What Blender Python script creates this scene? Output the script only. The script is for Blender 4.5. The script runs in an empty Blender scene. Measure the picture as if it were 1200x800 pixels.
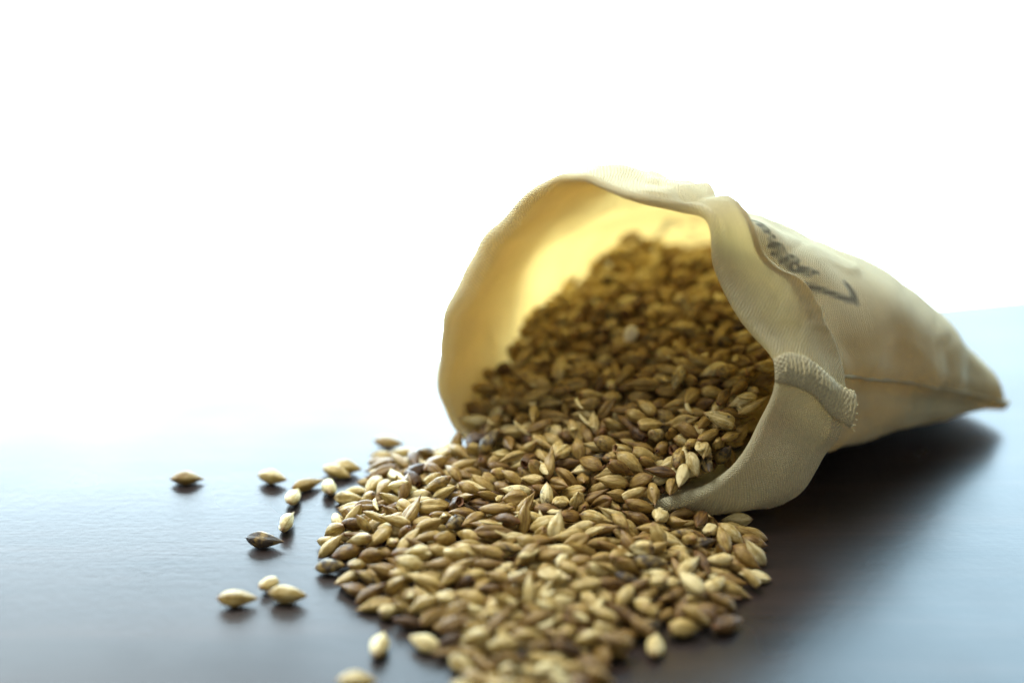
import bpy, math, random
import numpy as np
from mathutils import Vector, Matrix, Quaternion, noise

# ---------------------------------------------------------------- camera, world, lamps, exposure
MM = 0.001
scene = bpy.context.scene
PITCH = math.radians(24.0)
CAM_H = 191.0            # mm above the table top
FPX = 1667.0             # focal length in photograph pixels (1200 wide)
cam_data = bpy.data.cameras.new('camera')
cam_data.lens = 50.0; cam_data.sensor_width = 36.0
cam_data.clip_start = 0.01; cam_data.clip_end = 20.0
cam_data.dof.use_dof = True
cam_data.dof.focus_distance = 0.359
cam_data.dof.aperture_fstop = 3.2
cam_data.dof.aperture_blades = 0
cam = bpy.data.objects.new('camera', cam_data)
cam.location = (0, 0, CAM_H*MM)
cam.rotation_euler = (math.pi/2 - PITCH, 0, 0)
scene.collection.objects.link(cam)
scene.camera = cam

world = bpy.data.worlds.new('World'); scene.world = world
world.use_nodes = True
wb = world.node_tree.nodes['Background']
wb.inputs[0].default_value = (1.0, 0.98, 0.88, 1); wb.inputs[1].default_value = 0.32

def area_lamp(name, loc, target, sx, sy, power, col):
    l = bpy.data.lights.new(name, 'AREA'); l.shape = 'RECTANGLE'; l.size = sx; l.size_y = sy
    l.energy = power; l.color = col
    o = bpy.data.objects.new(name, l); o.location = loc
    o.rotation_euler = (Vector(target) - Vector(loc)).to_track_quat('-Z', 'Y').to_euler()
    scene.collection.objects.link(o)
    return o
area_lamp('added_area_lamp', (-0.28, 0.54, 0.80), (0.0, 0.32, 0.0), 0.45, 0.45, 12.0, (1.0, 0.98, 0.90))  # added unseen lamp overhead, brightens the tops of grains and cuff
area_lamp('added_area_lamp', (0.37, 1.15, 0.70), (0.08, 0.30, 0.0), 0.95, 0.55, 14.0, (0.50, 0.80, 1.0))  # added unseen blue lamp, its reflection lightens the table at lower right
WINDOW_STRENGTH = 16.0

vs = scene.view_settings
vs.view_transform = 'Standard'; vs.look = 'None'; vs.exposure = 0.0; vs.gamma = 1.0
vs.use_curve_mapping = False
scene.cycles.max_bounces = 10
scene.cycles.transmission_bounces = 8
scene.cycles.use_denoising = True

# ---------------------------------------------------------------- helpers
C = scene.collection
cp, sp = math.cos(PITCH), math.sin(PITCH)
def ray_at_z(u, v, z):
    "point (mm) at height z that the photograph shows at pixel u, v"
    x = (u - 600)/FPX; w = (400 - v)/FPX
    d = np.array([x, cp + w*sp, -sp + w*cp])
    k = (z - CAM_H)/d[2]
    return np.array([0, 0, CAM_H]) + d*k

def set_props(o, label=None, cat=None, group=None, kind=None):
    if label: o['label'] = label
    if cat: o['category'] = cat
    if group: o['group'] = group
    if kind: o['kind'] = kind
    return o
def mesh_obj(name, verts, faces, mat, parent=None, smooth=True, uvs=None, attrs=None, scale=MM):
    me = bpy.data.meshes.new(name)
    me.from_pydata([tuple(p) for p in (np.asarray(verts)*scale)], [], faces)
    if smooth: me.polygons.foreach_set('use_smooth', [True]*len(me.polygons))
    if uvs is not None:
        ul = me.uv_layers.new(name='uv')
        idx = np.empty(len(me.loops), dtype=np.int32); me.loops.foreach_get('vertex_index', idx)
        ul.data.foreach_set('uv', np.asarray(uvs, dtype=np.float32)[idx].ravel())
    if attrs:
        for k, a in attrs.items():
            at = me.attributes.new(k, 'FLOAT', 'POINT')
            at.data.foreach_set('value', np.asarray(a, dtype=np.float32))
    me.materials.append(mat)
    o = bpy.data.objects.new(name, me); C.objects.link(o)
    if parent: o.parent = parent
    return o
def new_mat(name):
    m = bpy.data.materials.new(name); m.use_nodes = True
    nt = m.node_tree
    for n in list(nt.nodes): nt.nodes.remove(n)
    out = nt.nodes.new('ShaderNodeOutputMaterial')
    def N(t, **kw):
        n = nt.nodes.new(t)
        for k, v in kw.items():
            if k.startswith('i_'):
                key = k[2:]
                key = int(key) if key.isdigit() else key.replace('_', ' ')
                n.inputs[key].default_value = v
            else: setattr(n, k, v)
        return n
    def L(a, b): nt.links.new(a, b)
    return m, nt, out, N, L
def ramp(N, stops, interp='LINEAR'):
    r = N('ShaderNodeValToRGB'); r.color_ramp.interpolation = interp
    el = r.color_ramp.elements
    while len(el) < len(stops): el.new(0.5)
    for e, (p, c) in zip(el, stops):
        e.position = p; e.color = (c, c, c, 1) if isinstance(c, (int, float)) else (*c, 1)
    return r

# ---------------------------------------------------------------- materials
def mat_wood():
    m, nt, out, N, L = new_mat('dark_lacquered_wood')
    b = N('ShaderNodeBsdfPrincipled')
    tc = N('ShaderNodeTexCoord')
    mp = N('ShaderNodeMapping'); mp.inputs['Scale'].default_value = (6, 75, 20); mp.inputs['Rotation'].default_value = (0, 0, math.radians(-13.7))
    L(tc.outputs['Object'], mp.inputs['Vector'])
    n1 = N('ShaderNodeTexNoise', i_Scale=1.6, i_Detail=9.0, i_Roughness=0.62, i_Distortion=0.35); L(mp.outputs[0], n1.inputs['Vector'])
    r = ramp(N, [(0.30, (0.008, 0.006, 0.006)), (0.52, (0.017, 0.011, 0.010)), (0.75, (0.036, 0.022, 0.018))]); L(n1.outputs[0], r.inputs[0])
    L(r.outputs[0], b.inputs['Base Color'])
    # open pores and a slightly uneven lacquer
    mp2 = N('ShaderNodeMapping'); mp2.inputs['Scale'].default_value = (60, 520, 100); mp2.inputs['Rotation'].default_value = (0, 0, math.radians(-13.7))
    L(tc.outputs['Object'], mp2.inputs['Vector'])
    n2 = N('ShaderNodeTexNoise', i_Scale=2.0, i_Detail=4.0, i_Roughness=0.6); L(mp2.outputs[0], n2.inputs['Vector'])
    n3 = N('ShaderNodeTexNoise', i_Scale=420.0, i_Detail=3.0, i_Roughness=0.55); L(tc.outputs['Object'], n3.inputs['Vector'])
    n4 = N('ShaderNodeTexNoise', i_Scale=14.0, i_Detail=3.0); L(tc.outputs['Object'], n4.inputs['Vector'])
    mx = N('ShaderNodeMath', operation='MULTIPLY_ADD', i_1=0.6); L(n2.outputs[0], mx.inputs[0]); L(n3.outputs[0], mx.inputs[2])
    bp = N('ShaderNodeBump', i_Strength=0.09, i_Distance=0.0004); L(mx.outputs[0], bp.inputs['Height']); L(bp.outputs[0], b.inputs['Normal'])
    rr = ramp(N, [(0.35, 0.27), (0.7, 0.38)]); L(n4.outputs[0], rr.inputs[0]); L(rr.outputs[0], b.inputs['Roughness'])
    b.inputs['IOR'].default_value = 1.52
    L(b.outputs[0], out.inputs[0])
    return m

def mat_cloth(name, tint=(0.76, 0.74, 0.52), trans=(1.0, 0.66, 0.21), mix=0.25):
    "undyed cotton canvas: plain weave, lets light through; dark ink where the mesh attribute print is 1"
    m, nt, out, N, L = new_mat(name)
    uv = N('ShaderNodeUVMap', uv_map='uv')
    sx = N('ShaderNodeSeparateXYZ'); L(uv.outputs[0], sx.inputs[0])
    warp = N('ShaderNodeTexNoise', i_Scale=0.35, i_Detail=2.0); L(uv.outputs[0], warp.inputs['Vector'])
    def wv(sock, per):
        a = N('ShaderNodeMath', operation='MULTIPLY_ADD', i_1=2*math.pi/per); L(sock, a.inputs[0])
        w = N('ShaderNodeMath', operation='MULTIPLY', i_1=5.0); L(warp.outputs[0], w.inputs[0]); L(w.outputs[0], a.inputs[2])
        s = N('ShaderNodeMath', operation='SINE'); L(a.outputs[0], s.inputs[0])
        return s
    a, c = wv(sx.outputs[0], 0.82), wv(sx.outputs[1], 0.82)
    pr = N('ShaderNodeMath', operation='MULTIPLY'); L(a.outputs[0], pr.inputs[0]); L(c.outputs[0], pr.inputs[1])
    fib = N('ShaderNodeTexNoise', i_Scale=2.6, i_Detail=4.0, i_Roughness=0.7); L(uv.outputs[0], fib.inputs['Vector'])
    slub_m = N('ShaderNodeMapping'); slub_m.inputs['Scale'].default_value = (0.09, 1.2, 1); L(uv.outputs[0], slub_m.inputs['Vector'])
    slub = N('ShaderNodeTexNoise', i_Scale=1.0, i_Detail=3.0); L(slub_m.outputs[0], slub.inputs['Vector'])
    h1 = N('ShaderNodeMath', operation='MULTIPLY_ADD', i_1=0.8); L(fib.outputs[0], h1.inputs[0]); L(pr.outputs[0], h1.inputs[2])
    h2 = N('ShaderNodeMath', operation='MULTIPLY_ADD', i_1=1.2); L(slub.outputs[0], h2.inputs[0]); L(h1.outputs[0], h2.inputs[2])
    bp = N('ShaderNodeBump', i_Strength=0.7, i_Distance=0.0003); L(h2.outputs[0], bp.inputs['Height'])
    big = N('ShaderNodeTexNoise', i_Scale=0.05, i_Detail=4.0); L(uv.outputs[0], big.inputs['Vector'])
    vr = ramp(N, [(0.3, 0.90), (0.7, 1.06)]); L(big.outputs[0], vr.inputs[0])
    wr = N('ShaderNodeMapRange', i_From_Min=-1.4, i_From_Max=2.6, i_To_Min=0.74, i_To_Max=1.17); L(h2.outputs[0], wr.inputs[0])
    vm = N('ShaderNodeMath', operation='MULTIPLY'); L(vr.outputs[0], vm.inputs[0]); L(wr.outputs[0], vm.inputs[1])
    at = N('ShaderNodeAttribute', attribute_name='print')
    cr = N('ShaderNodeMapRange', i_From_Min=0.15, i_From_Max=0.9, i_To_Max=0.70); L(at.outputs['Fac'], cr.inputs[0])
    def colour(rgb, ink):
        vmul = N('ShaderNodeVectorMath', operation='SCALE'); vmul.inputs[0].default_value = rgb; L(vm.outputs[0], vmul.inputs['Scale'])
        mxx = N('ShaderNodeMix', data_type='RGBA'); L(cr.outputs[0], mxx.inputs[0]); L(vmul.outputs[0], mxx.inputs[6]); mxx.inputs[7].default_value = (*ink, 1)
        return mxx.outputs[2]
    df = N('ShaderNodeBsdfDiffuse', i_Roughness=0.6); L(colour(tint, (0.020, 0.05, 0.085)), df.inputs[0]); L(bp.outputs[0], df.inputs['Normal'])
    tr = N('ShaderNodeBsdfTranslucent'); L(colour(trans, (0.06, 0.05, 0.03)), tr.inputs[0]); L(bp.outputs[0], tr.inputs['Normal'])
    ms = N('ShaderNodeMixShader', i_0=mix); L(df.outputs[0], ms.inputs[1]); L(tr.outputs[0], ms.inputs[2])
    sh = N('ShaderNodeBsdfSheen', i_Roughness=0.45); sh.inputs[0].default_value = (0.10, 0.10, 0.09, 1)
    ad = N('ShaderNodeAddShader'); L(ms.outputs[0], ad.inputs[0]); L(sh.outputs[0], ad.inputs[1])
    L(ad.outputs[0], out.inputs[0])
    return m

def mat_thread():
    m, nt, out, N, L = new_mat('cotton_thread')
    b = N('ShaderNodeBsdfPrincipled', i_Roughness=0.75)
    tc = N('ShaderNodeTexCoord')
    n = N('ShaderNodeTexNoise', i_Scale=2600.0, i_Detail=3.0); L(tc.outputs['Object'], n.inputs['Vector'])
    r = ramp(N, [(0.3, (0.62, 0.54, 0.30)), (0.7, (0.88, 0.79, 0.47))]); L(n.outputs[0], r.inputs[0])
    L(r.outputs[0], b.inputs['Base Color'])
    bp = N('ShaderNodeBump', i_Strength=0.4, i_Distance=0.0001); L(n.outputs[0], bp.inputs['Height']); L(bp.outputs[0], b.inputs['Normal'])
    L(b.outputs[0], out.inputs[0])
    return m

def mat_window(strength):
    m, nt, out, N, L = new_mat('overexposed_daylight')
    e = N('ShaderNodeEmission', i_Strength=strength); e.inputs[0].default_value = (0.69, 0.88, 1.0, 1)
    L(e.outputs[0], out.inputs[0])
    return m

M_WOOD, M_CLOTH, M_THREAD = mat_wood(), mat_cloth('cotton_canvas'), mat_thread()

# ---------------------------------------------------------------- the setting: table top and the bright window behind
def build_table():
    # far edge runs from photo pixel (0,465) to (1200,345)
    e0, e1 = ray_at_z(0, 465, 0), ray_at_z(1200, 345, 0)
    d = (e1 - e0)/np.linalg.norm(e1 - e0); nrm = np.array([-d[1], d[0], 0])
    mid = (e0 + e1)/2
    prof = [(-900, -28)]                              # (distance past the edge, height), rounded over
    R = 3.0
    prof = [(-900, 0)] + [(-R + R*math.sin(a), -R + R*math.cos(a)) for a in np.linspace(0, math.pi/2, 8)] + [(0, -22)] + [(-R, -25), (-900, -25)]
    V, F = [], []
    for x in (-800, 800):
        for (q, z) in prof: V.append(mid + d*x + nrm*q + np.array([0, 0, z]))
    n = len(prof)
    for i in range(n): F.append((i, (i+1) % n, n + (i+1) % n, n + i))
    F.append(tuple(range(n-1, -1, -1))); F.append(tuple(range(n, 2*n)))
    o = mesh_obj('table', V, F, M_WOOD, smooth=False)
    o['kind'] = 'structure'
    return o
build_table()
def build_window(x0, x1, strength):
    y, z0, z1 = 1500, -1500, 760
    o = mesh_obj('bright_window', [(x0, y, z0), (x1, y, z0), (x1, y, z1), (x0, y, z1), (x0, y+20, z0), (x1, y+20, z0), (x1, y+20, z1), (x0, y+20, z1)],
        [(0, 1, 2, 3), (7, 6, 5, 4), (0, 4, 5, 1), (1, 5, 6, 2), (2, 6, 7, 3), (3, 7, 4, 0)], mat_window(strength), smooth=False)
    o['kind'] = 'structure'
build_window(-2600, 300, WINDOW_STRENGTH)              # left part of the bright background, full strength
build_window(303, 2600, WINDOW_STRENGTH*0.5)           # right part, an added split set dimmer to weaken the table's reflection
# ---------------------------------------------------------------- the sack
NT, NS = 260, 80
RIM = [(912,432,42),(872,372,53),(845,315,64),(833,262,76),(795,248,79),(740,236,81),(690,214,83),(640,228,78),(603,266,68),(575,312,57),
       (548,362,45),(528,440,25),(531,472,17),(548,508,9),(600,548,4),(680,576,3.5),(765,584,8),(850,552,15),(893,492,28)]
RIM3 = [ray_at_z(*p) for p in RIM]
def catmull(P, closed, per=40):
    P = np.array(P); n = len(P); out = []
    rng = range(n) if closed else range(n-1)
    for i in rng:
        if closed: p0, p1, p2, p3 = P[i-1], P[i], P[(i+1) % n], P[(i+2) % n]
        else: p0, p1, p2, p3 = P[max(i-1, 0)], P[i], P[i+1], P[min(i+2, n-1)]
        for t in np.linspace(0, 1, per, endpoint=False):
            out.append(0.5*((2*p1) + (-p0+p2)*t + (2*p0-5*p1+4*p2-p3)*t*t + (-p0+3*p1-3*p2+p3)*t**3))
    if not closed: out.append(P[-1])
    return np.array(out)
def resample(P, m, endpoint):
    s = np.concatenate([[0], np.cumsum(np.linalg.norm(np.diff(P, axis=0), axis=1))])
    q = np.linspace(0, s[-1], m, endpoint=endpoint)
    return np.stack([np.interp(q, s, P[:, k]) for k in range(3)], 1)
LEFT_I = 11
dense = catmull(RIM3, True, 40)
MOUTH = np.concatenate([resample(dense[:LEFT_I*40+1], NT//2, False), resample(np.concatenate([dense[LEFT_I*40:], dense[:1]]), NT//2, False)])
CORNER_A = np.array([144.0, 370.0, 7.0]); CORNER_B = np.array([64.0, 468.0, 9.0])
R0, L0 = np.array(RIM3[0]), np.array(RIM3[LEFT_I])
def sm(x, a, b):
    x = np.clip((x - a)/(b - a), 0, 1); return x*x*(3 - 2*x)
def bez(p0, p1, p2, s): return p0*(1-s)**2 + p1*2*s*(1-s) + p2*s*s
def ring_E(s):
    R = bez(R0, (R0 + CORNER_A)/2 + np.array([3, -3, 3]), CORNER_A, s)
    Lf = bez(L0, (L0 + CORNER_B)/2 + np.array([-12, 6, 8]), CORNER_B, s)
    zt = np.interp(s, [0, .15, .3, .45, .6, .75, .88, .96, 1], [82, 78, 72, 65, 57.5, 48, 37, 26.5, 0])
    tau = np.linspace(0, math.pi, 200)
    def half(sign):
        c = np.cos(tau); sn = np.sin(tau)
        base = (R + Lf)[None]/2 + (R - Lf)[None]/2*c[:, None]
        if sign > 0:
            z = base[:, 2] + np.maximum(zt - (R[2] + Lf[2])/2*(1 if s < 1 else 1), 0)*sn**(0.92 - 0.34*s)
        else:
            z = base[:, 2] - np.maximum(base[:, 2] - 1.7, 0)*np.minimum(sn**0.36*1.02, 1)
        P = base.copy(); P[:, 2] = z
        return P
    up = half(1); lo = half(-1)[::-1]
    return np.concatenate([resample(up, NT//2, False), resample(lo, NT//2, False)])
E0 = ring_E(0.0)
def ring(s):
    w = (1 - np.clip(s/0.55, 0, 1))**2
    return ring_E(s) + (MOUTH - E0)*w
S = np.linspace(0, 1, NS)
G = np.stack([ring(s) for s in S])                    # NS x NT x 3
def normals(G):
    dt = np.roll(G, -1, 1) - np.roll(G, 1, 1)
    ds = np.gradient(G, axis=0)
    n = np.cross(ds, dt); n /= np.linalg.norm(n, axis=2, keepdims=True) + 1e-9
    return n
NG = normals(G)
ctr = G.mean(1, keepdims=True)
if ((G - ctr)*NG).sum() < 0: NG = -NG
def ridge(p, f, seed):
    "sharp little creases: high along the zero lines of a noise"
    return max(0.0, 1 - 5.5*abs(nz(p, f, seed)))**2
def nz(p, f, seed): return noise.noise(Vector((p[0]*f + seed, p[1]*f - seed*1.7, p[2]*f + seed*.6)))
# wrinkles: soft dents everywhere, tighter puckers beside the side seam and towards the bottom corner
T = np.arange(NT)/NT
disp = np.zeros((NS, NT)); TTs = np.where(T > .5, T - 1, T)
for i in range(NS):
    a_s = 0.25 + 0.75*sm(S[i], 0.05, 0.3)
    for j in range(NT):
        p = G[i, j]
        d = 2.7*nz(p, 1/34, 3.1) + 1.2*nz(p, 1/13, 9.2) + 0.9*ridge(p, 1/24, 4.4)*(.4 + nz(p, 1/18, 1.9)) - 0.7*ridge(p, 1/16, 8.1)*max(0, nz(p, 1/22, 6.3))*2
        seam = math.exp(-(min(T[j], 1 - T[j])/0.035)**2)
        d += seam*0.5*math.sin(S[i]*34 + 5*nz(p, 1/20, 5))*sm(S[i], .1, .25)
        d -= 0.7*math.exp(-((S[i] - 0.80 - (T[j] if T[j] < .5 else T[j]-1)*1.1)/0.035)**2)*math.exp(-((T[j] if T[j] < .5 else T[j]-1) - 0.03)**2/0.0025)
        d -= 1.5*math.exp(-((TTs[j] + .014)/.010)**2) - 0.7*math.exp(-((TTs[j] - .010)/.010)**2)
        disp[i, j] = d*a_s*(1 - sm(S[i], .93, 1))
        # pinched folds running inwards from the far rim
        for (tc_, wd, am) in ((.285, .010, 1.8), (.335, .016, -1.9), (.372, .009, 1.6), (.41, .014, -1.8), (.447, .009, 1.7), (.48, .012, -1.3), (.235, .014, -1.2)):
            disp[i, j] += .38*am*math.exp(-((T[j] - tc_ - .05*(S[i] - .1)*(1 if am > 0 else -1))/wd)**2)*(1 - sm(S[i], .05, .34))
G = G + NG*disp[:, :, None]
G[:, :, 2] = np.maximum(G[:, :, 2], 1.6)
NG = normals(G)
if ((G - ctr)*NG).sum() < 0: NG = -NG

# ink print on the upper panel (coordinates: tt across the panel, ss along the bag)
STROKES = []
def stroke(pts, w):
    for a, b in zip(pts[:-1], pts[1:]): STROKES.append((a, b, w))
# sweeping flourish that ends in a hooked corner, and the worn lettering above it
stroke([(0.083, 0.150), (0.082, 0.203), (0.080, 0.241), (0.077, 0.266), (0.073, 0.304), (0.072, 0.345)], .0026)
stroke([(0.072, 0.345), (0.081, 0.354), (0.088, 0.352)], .0036)
for (t0, s0, t1, s1) in ((.150, .165, .147, .195), (.142, .160, .140, .192), (.136, .165, .131, .190), (.125, .160, .121, .200), (.119, .150, .117, .185),
                         (.111, .150, .108, .195), (.104, .165, .100, .190), (.098, .180, .094, .235), (.101, .215, .096, .262), (.106, .190, .104, .215), (.113, .205, .109, .225)):
    stroke([(t0, s0), (t1, s1)], .0020)
# far end of the print, seen through the cloth from inside
stroke([(0.380, 0.700), (0.400, 0.740), (0.423, 0.772), (0.445, 0.786), (0.460, 0.782), (0.473, 0.734), (0.481, 0.671), (0.477, 0.620)], .0034)
for (t0, s0, t1, s1) in ((.454, .900, .458, .925), (.437, .895, .433, .912), (.414, .885, .410, .902), (.400, .820, .404, .850), (.385, .740, .392, .770), (.372, .760, .378, .785), (.488, .600, .486, .640)):
    stroke([(t0, s0), (t1, s1)], .0030)
def print_mask(tt, ss):
    best = 0.0; asp = 0.45                            # s is about 120 mm for 1, t about 270 mm
    for (p, q, w) in STROKES:
        ax, ay = p[0], p[1]*asp; bx, by = q[0], q[1]*asp; x, y = tt, ss*asp
        dx, dy = bx - ax, by - ay; l2 = dx*dx + dy*dy + 1e-12
        k = max(0, min(1, ((x-ax)*dx + (y-ay)*dy)/l2))
        dd = math.hypot(x - ax - k*dx, y - ay - k*dy)
        best = max(best, 1 - min(1, max(0, (dd - w*.4)/(w*1.9))))
    return best

def grid_mesh(rows, closed):
    ns, nt = rows.shape[:2]; F = []
    for i in range(ns - 1):
        for j in range(nt if closed else nt - 1):
            k = (j + 1) % nt
            F.append((i*nt + j, i*nt + k, (i+1)*nt + k, (i+1)*nt + j))
    return rows.reshape(-1, 3), F
sack = bpy.data.objects.new('cloth_sack', None); C.objects.link(sack)
set_props(sack, 'small cream cotton sack lying on its side, mouth folded back, spilling barley', 'sack')

CIRC = np.linalg.norm(np.diff(np.concatenate([MOUTH, MOUTH[:1]]), axis=0), axis=1).sum()
def build_body():
    # finer grid where the print is, so the ink edge stays clean
    V, F = grid_mesh(G, True)
    uv = np.stack([np.tile(T*CIRC, NS), np.repeat(S*128.0, NT)], 1)
    pm = [print_mask(T[j], S[i]) if T[j] < .5 and .13 < S[i] < .97 else 0.0 for i in range(NS) for j in range(NT)]
    # bottom seam: sew the last ring's two halves together
    F += [((NS-1)*NT + j, (NS-1)*NT + j + 1, (NS-1)*NT + NT - 1 - j, (NS-1)*NT + (NT - j) % NT) for j in range(1, NT//2 - 1)]
    return mesh_obj('bag_body', V, F, M_CLOTH, sack, uvs=uv, attrs={'print': pm})
body = build_body()

# the mouth folded outwards into a cuff
D0 = G[4] - G[0]; D0 /= np.linalg.norm(D0, axis=1, keepdims=True)
tang = np.roll(G[0], -1, 0) - np.roll(G[0], 1, 0); tang /= np.linalg.norm(tang, axis=1, keepdims=True)
N0 = np.cross(D0, tang); N0 /= np.linalg.norm(N0, axis=1, keepdims=True)
if ((G[0] - G[0].mean(0))*N0).sum() < 0: N0 = -N0
TT = np.where(T > .5, T - 1, T)                       # signed, 0 at the side seam facing the camera
def bump(t, c, w): return np.exp(-((t - c)/w)**2)
RIM_T = []                                            # ring parameter of each rim control point
for p in RIM3: RIM_T.append(float(T[np.argmin(((MOUTH - p)**2).sum(1))]))
print('RIM_T', [round(x, 3) for x in RIM_T])
CUFF_LEN = 18 + 31*bump(T, .42, .15) - 3*bump(TT, 0, .03) - 12.5*bump(T, .146, .038) + 1.2*np.sin(T*2*math.pi*5 + .6)
CUFF_FLARE = 3.2 + 3.0*bump(TT, -.10, .09) + 1.5*bump(TT, .09, .05) + .8*np.sin(T*2*math.pi*7 + 2) - 3.0*bump(T, .26, .08) + 2.3*bump(T, .206, .026)
CUFF_R = 1.5 + .5*np.sin(T*2*math.pi*3) + .6*bump(TT, -.1, .08) - .2*bump(T, .25, .08) + .9*bump(T, .40, .12)
PLEAT = 3.4*bump(T, RIM_T[3] - .004, .010) - 3.2*bump(T, RIM_T[3] + .022, .013) + 2.6*bump(T, RIM_T[4] + .020, .014)
def cuff_rows():
    rows = []
    for ph in np.linspace(0, math.pi, 9):
        rows.append(G[0] + N0*(CUFF_R*(1 - math.cos(ph)))[:, None] - D0*(CUFF_R*1.2*math.sin(ph))[:, None])
    for k in np.linspace(0, 1, 27)[1:]:
        p = G[0] + N0*(2*CUFF_R + CUFF_FLARE*(k**1.1) + 2.2*bump(k, .5, .3)*(.6 + .4*np.sin(T*31)))[:, None] + D0*(CUFF_LEN*k)[:, None]
        p += N0*(.5*PLEAT*(.5 + .5*k))[:, None]
        p[:, 2] -= 6.0*k*bump(TT, 0, .06)
        rows.append(p)
    last = rows[-1]                                    # turned hem
    for ph in np.linspace(0, math.pi, 5)[1:]:
        rows.append(last - N0*(.5*(1 - math.cos(ph))) + D0*(.6*math.sin(ph)))
    rows.append(rows[-1] - D0*np.minimum(4, .18*CUFF_LEN)[:, None] + N0*.15)
    rows = np.stack(rows)
    for i in range(1, len(rows)):
        w = sm(i, 3, 14)
        for j in range(NT):
            p = rows[i, j]
            rows[i, j] = p + N0[j]*w*(1.1*nz(p, 1/22, 7.7) + .45*nz(p, 1/8, 2.2) + .8*ridge(p, 1/19, 3.3)*(.3 + nz(p, 1/14, 2.9)) - .6*ridge(p, 1/12, 5.7)*max(0, nz(p, 1/15, 8.8))*2)
    z = rows[:, :, 2]
    rows[:, :, 2] = np.where(z < 1.2, .5 + .7*np.exp((np.minimum(z, 1.2) - 1.2)/1.5), z)
    return rows
CUFF = cuff_rows()
def build_cuff():
    V, F = grid_mesh(CUFF, True)
    uv = np.stack([np.tile(T*CIRC, len(CUFF)), np.repeat(-np.arange(len(CUFF))*.75, NT)], 1)
    return mesh_obj('cuff', V, F, M_CLOTH, sack, uvs=uv, attrs={'print': np.zeros(len(V))})
cuff = build_cuff()

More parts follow.
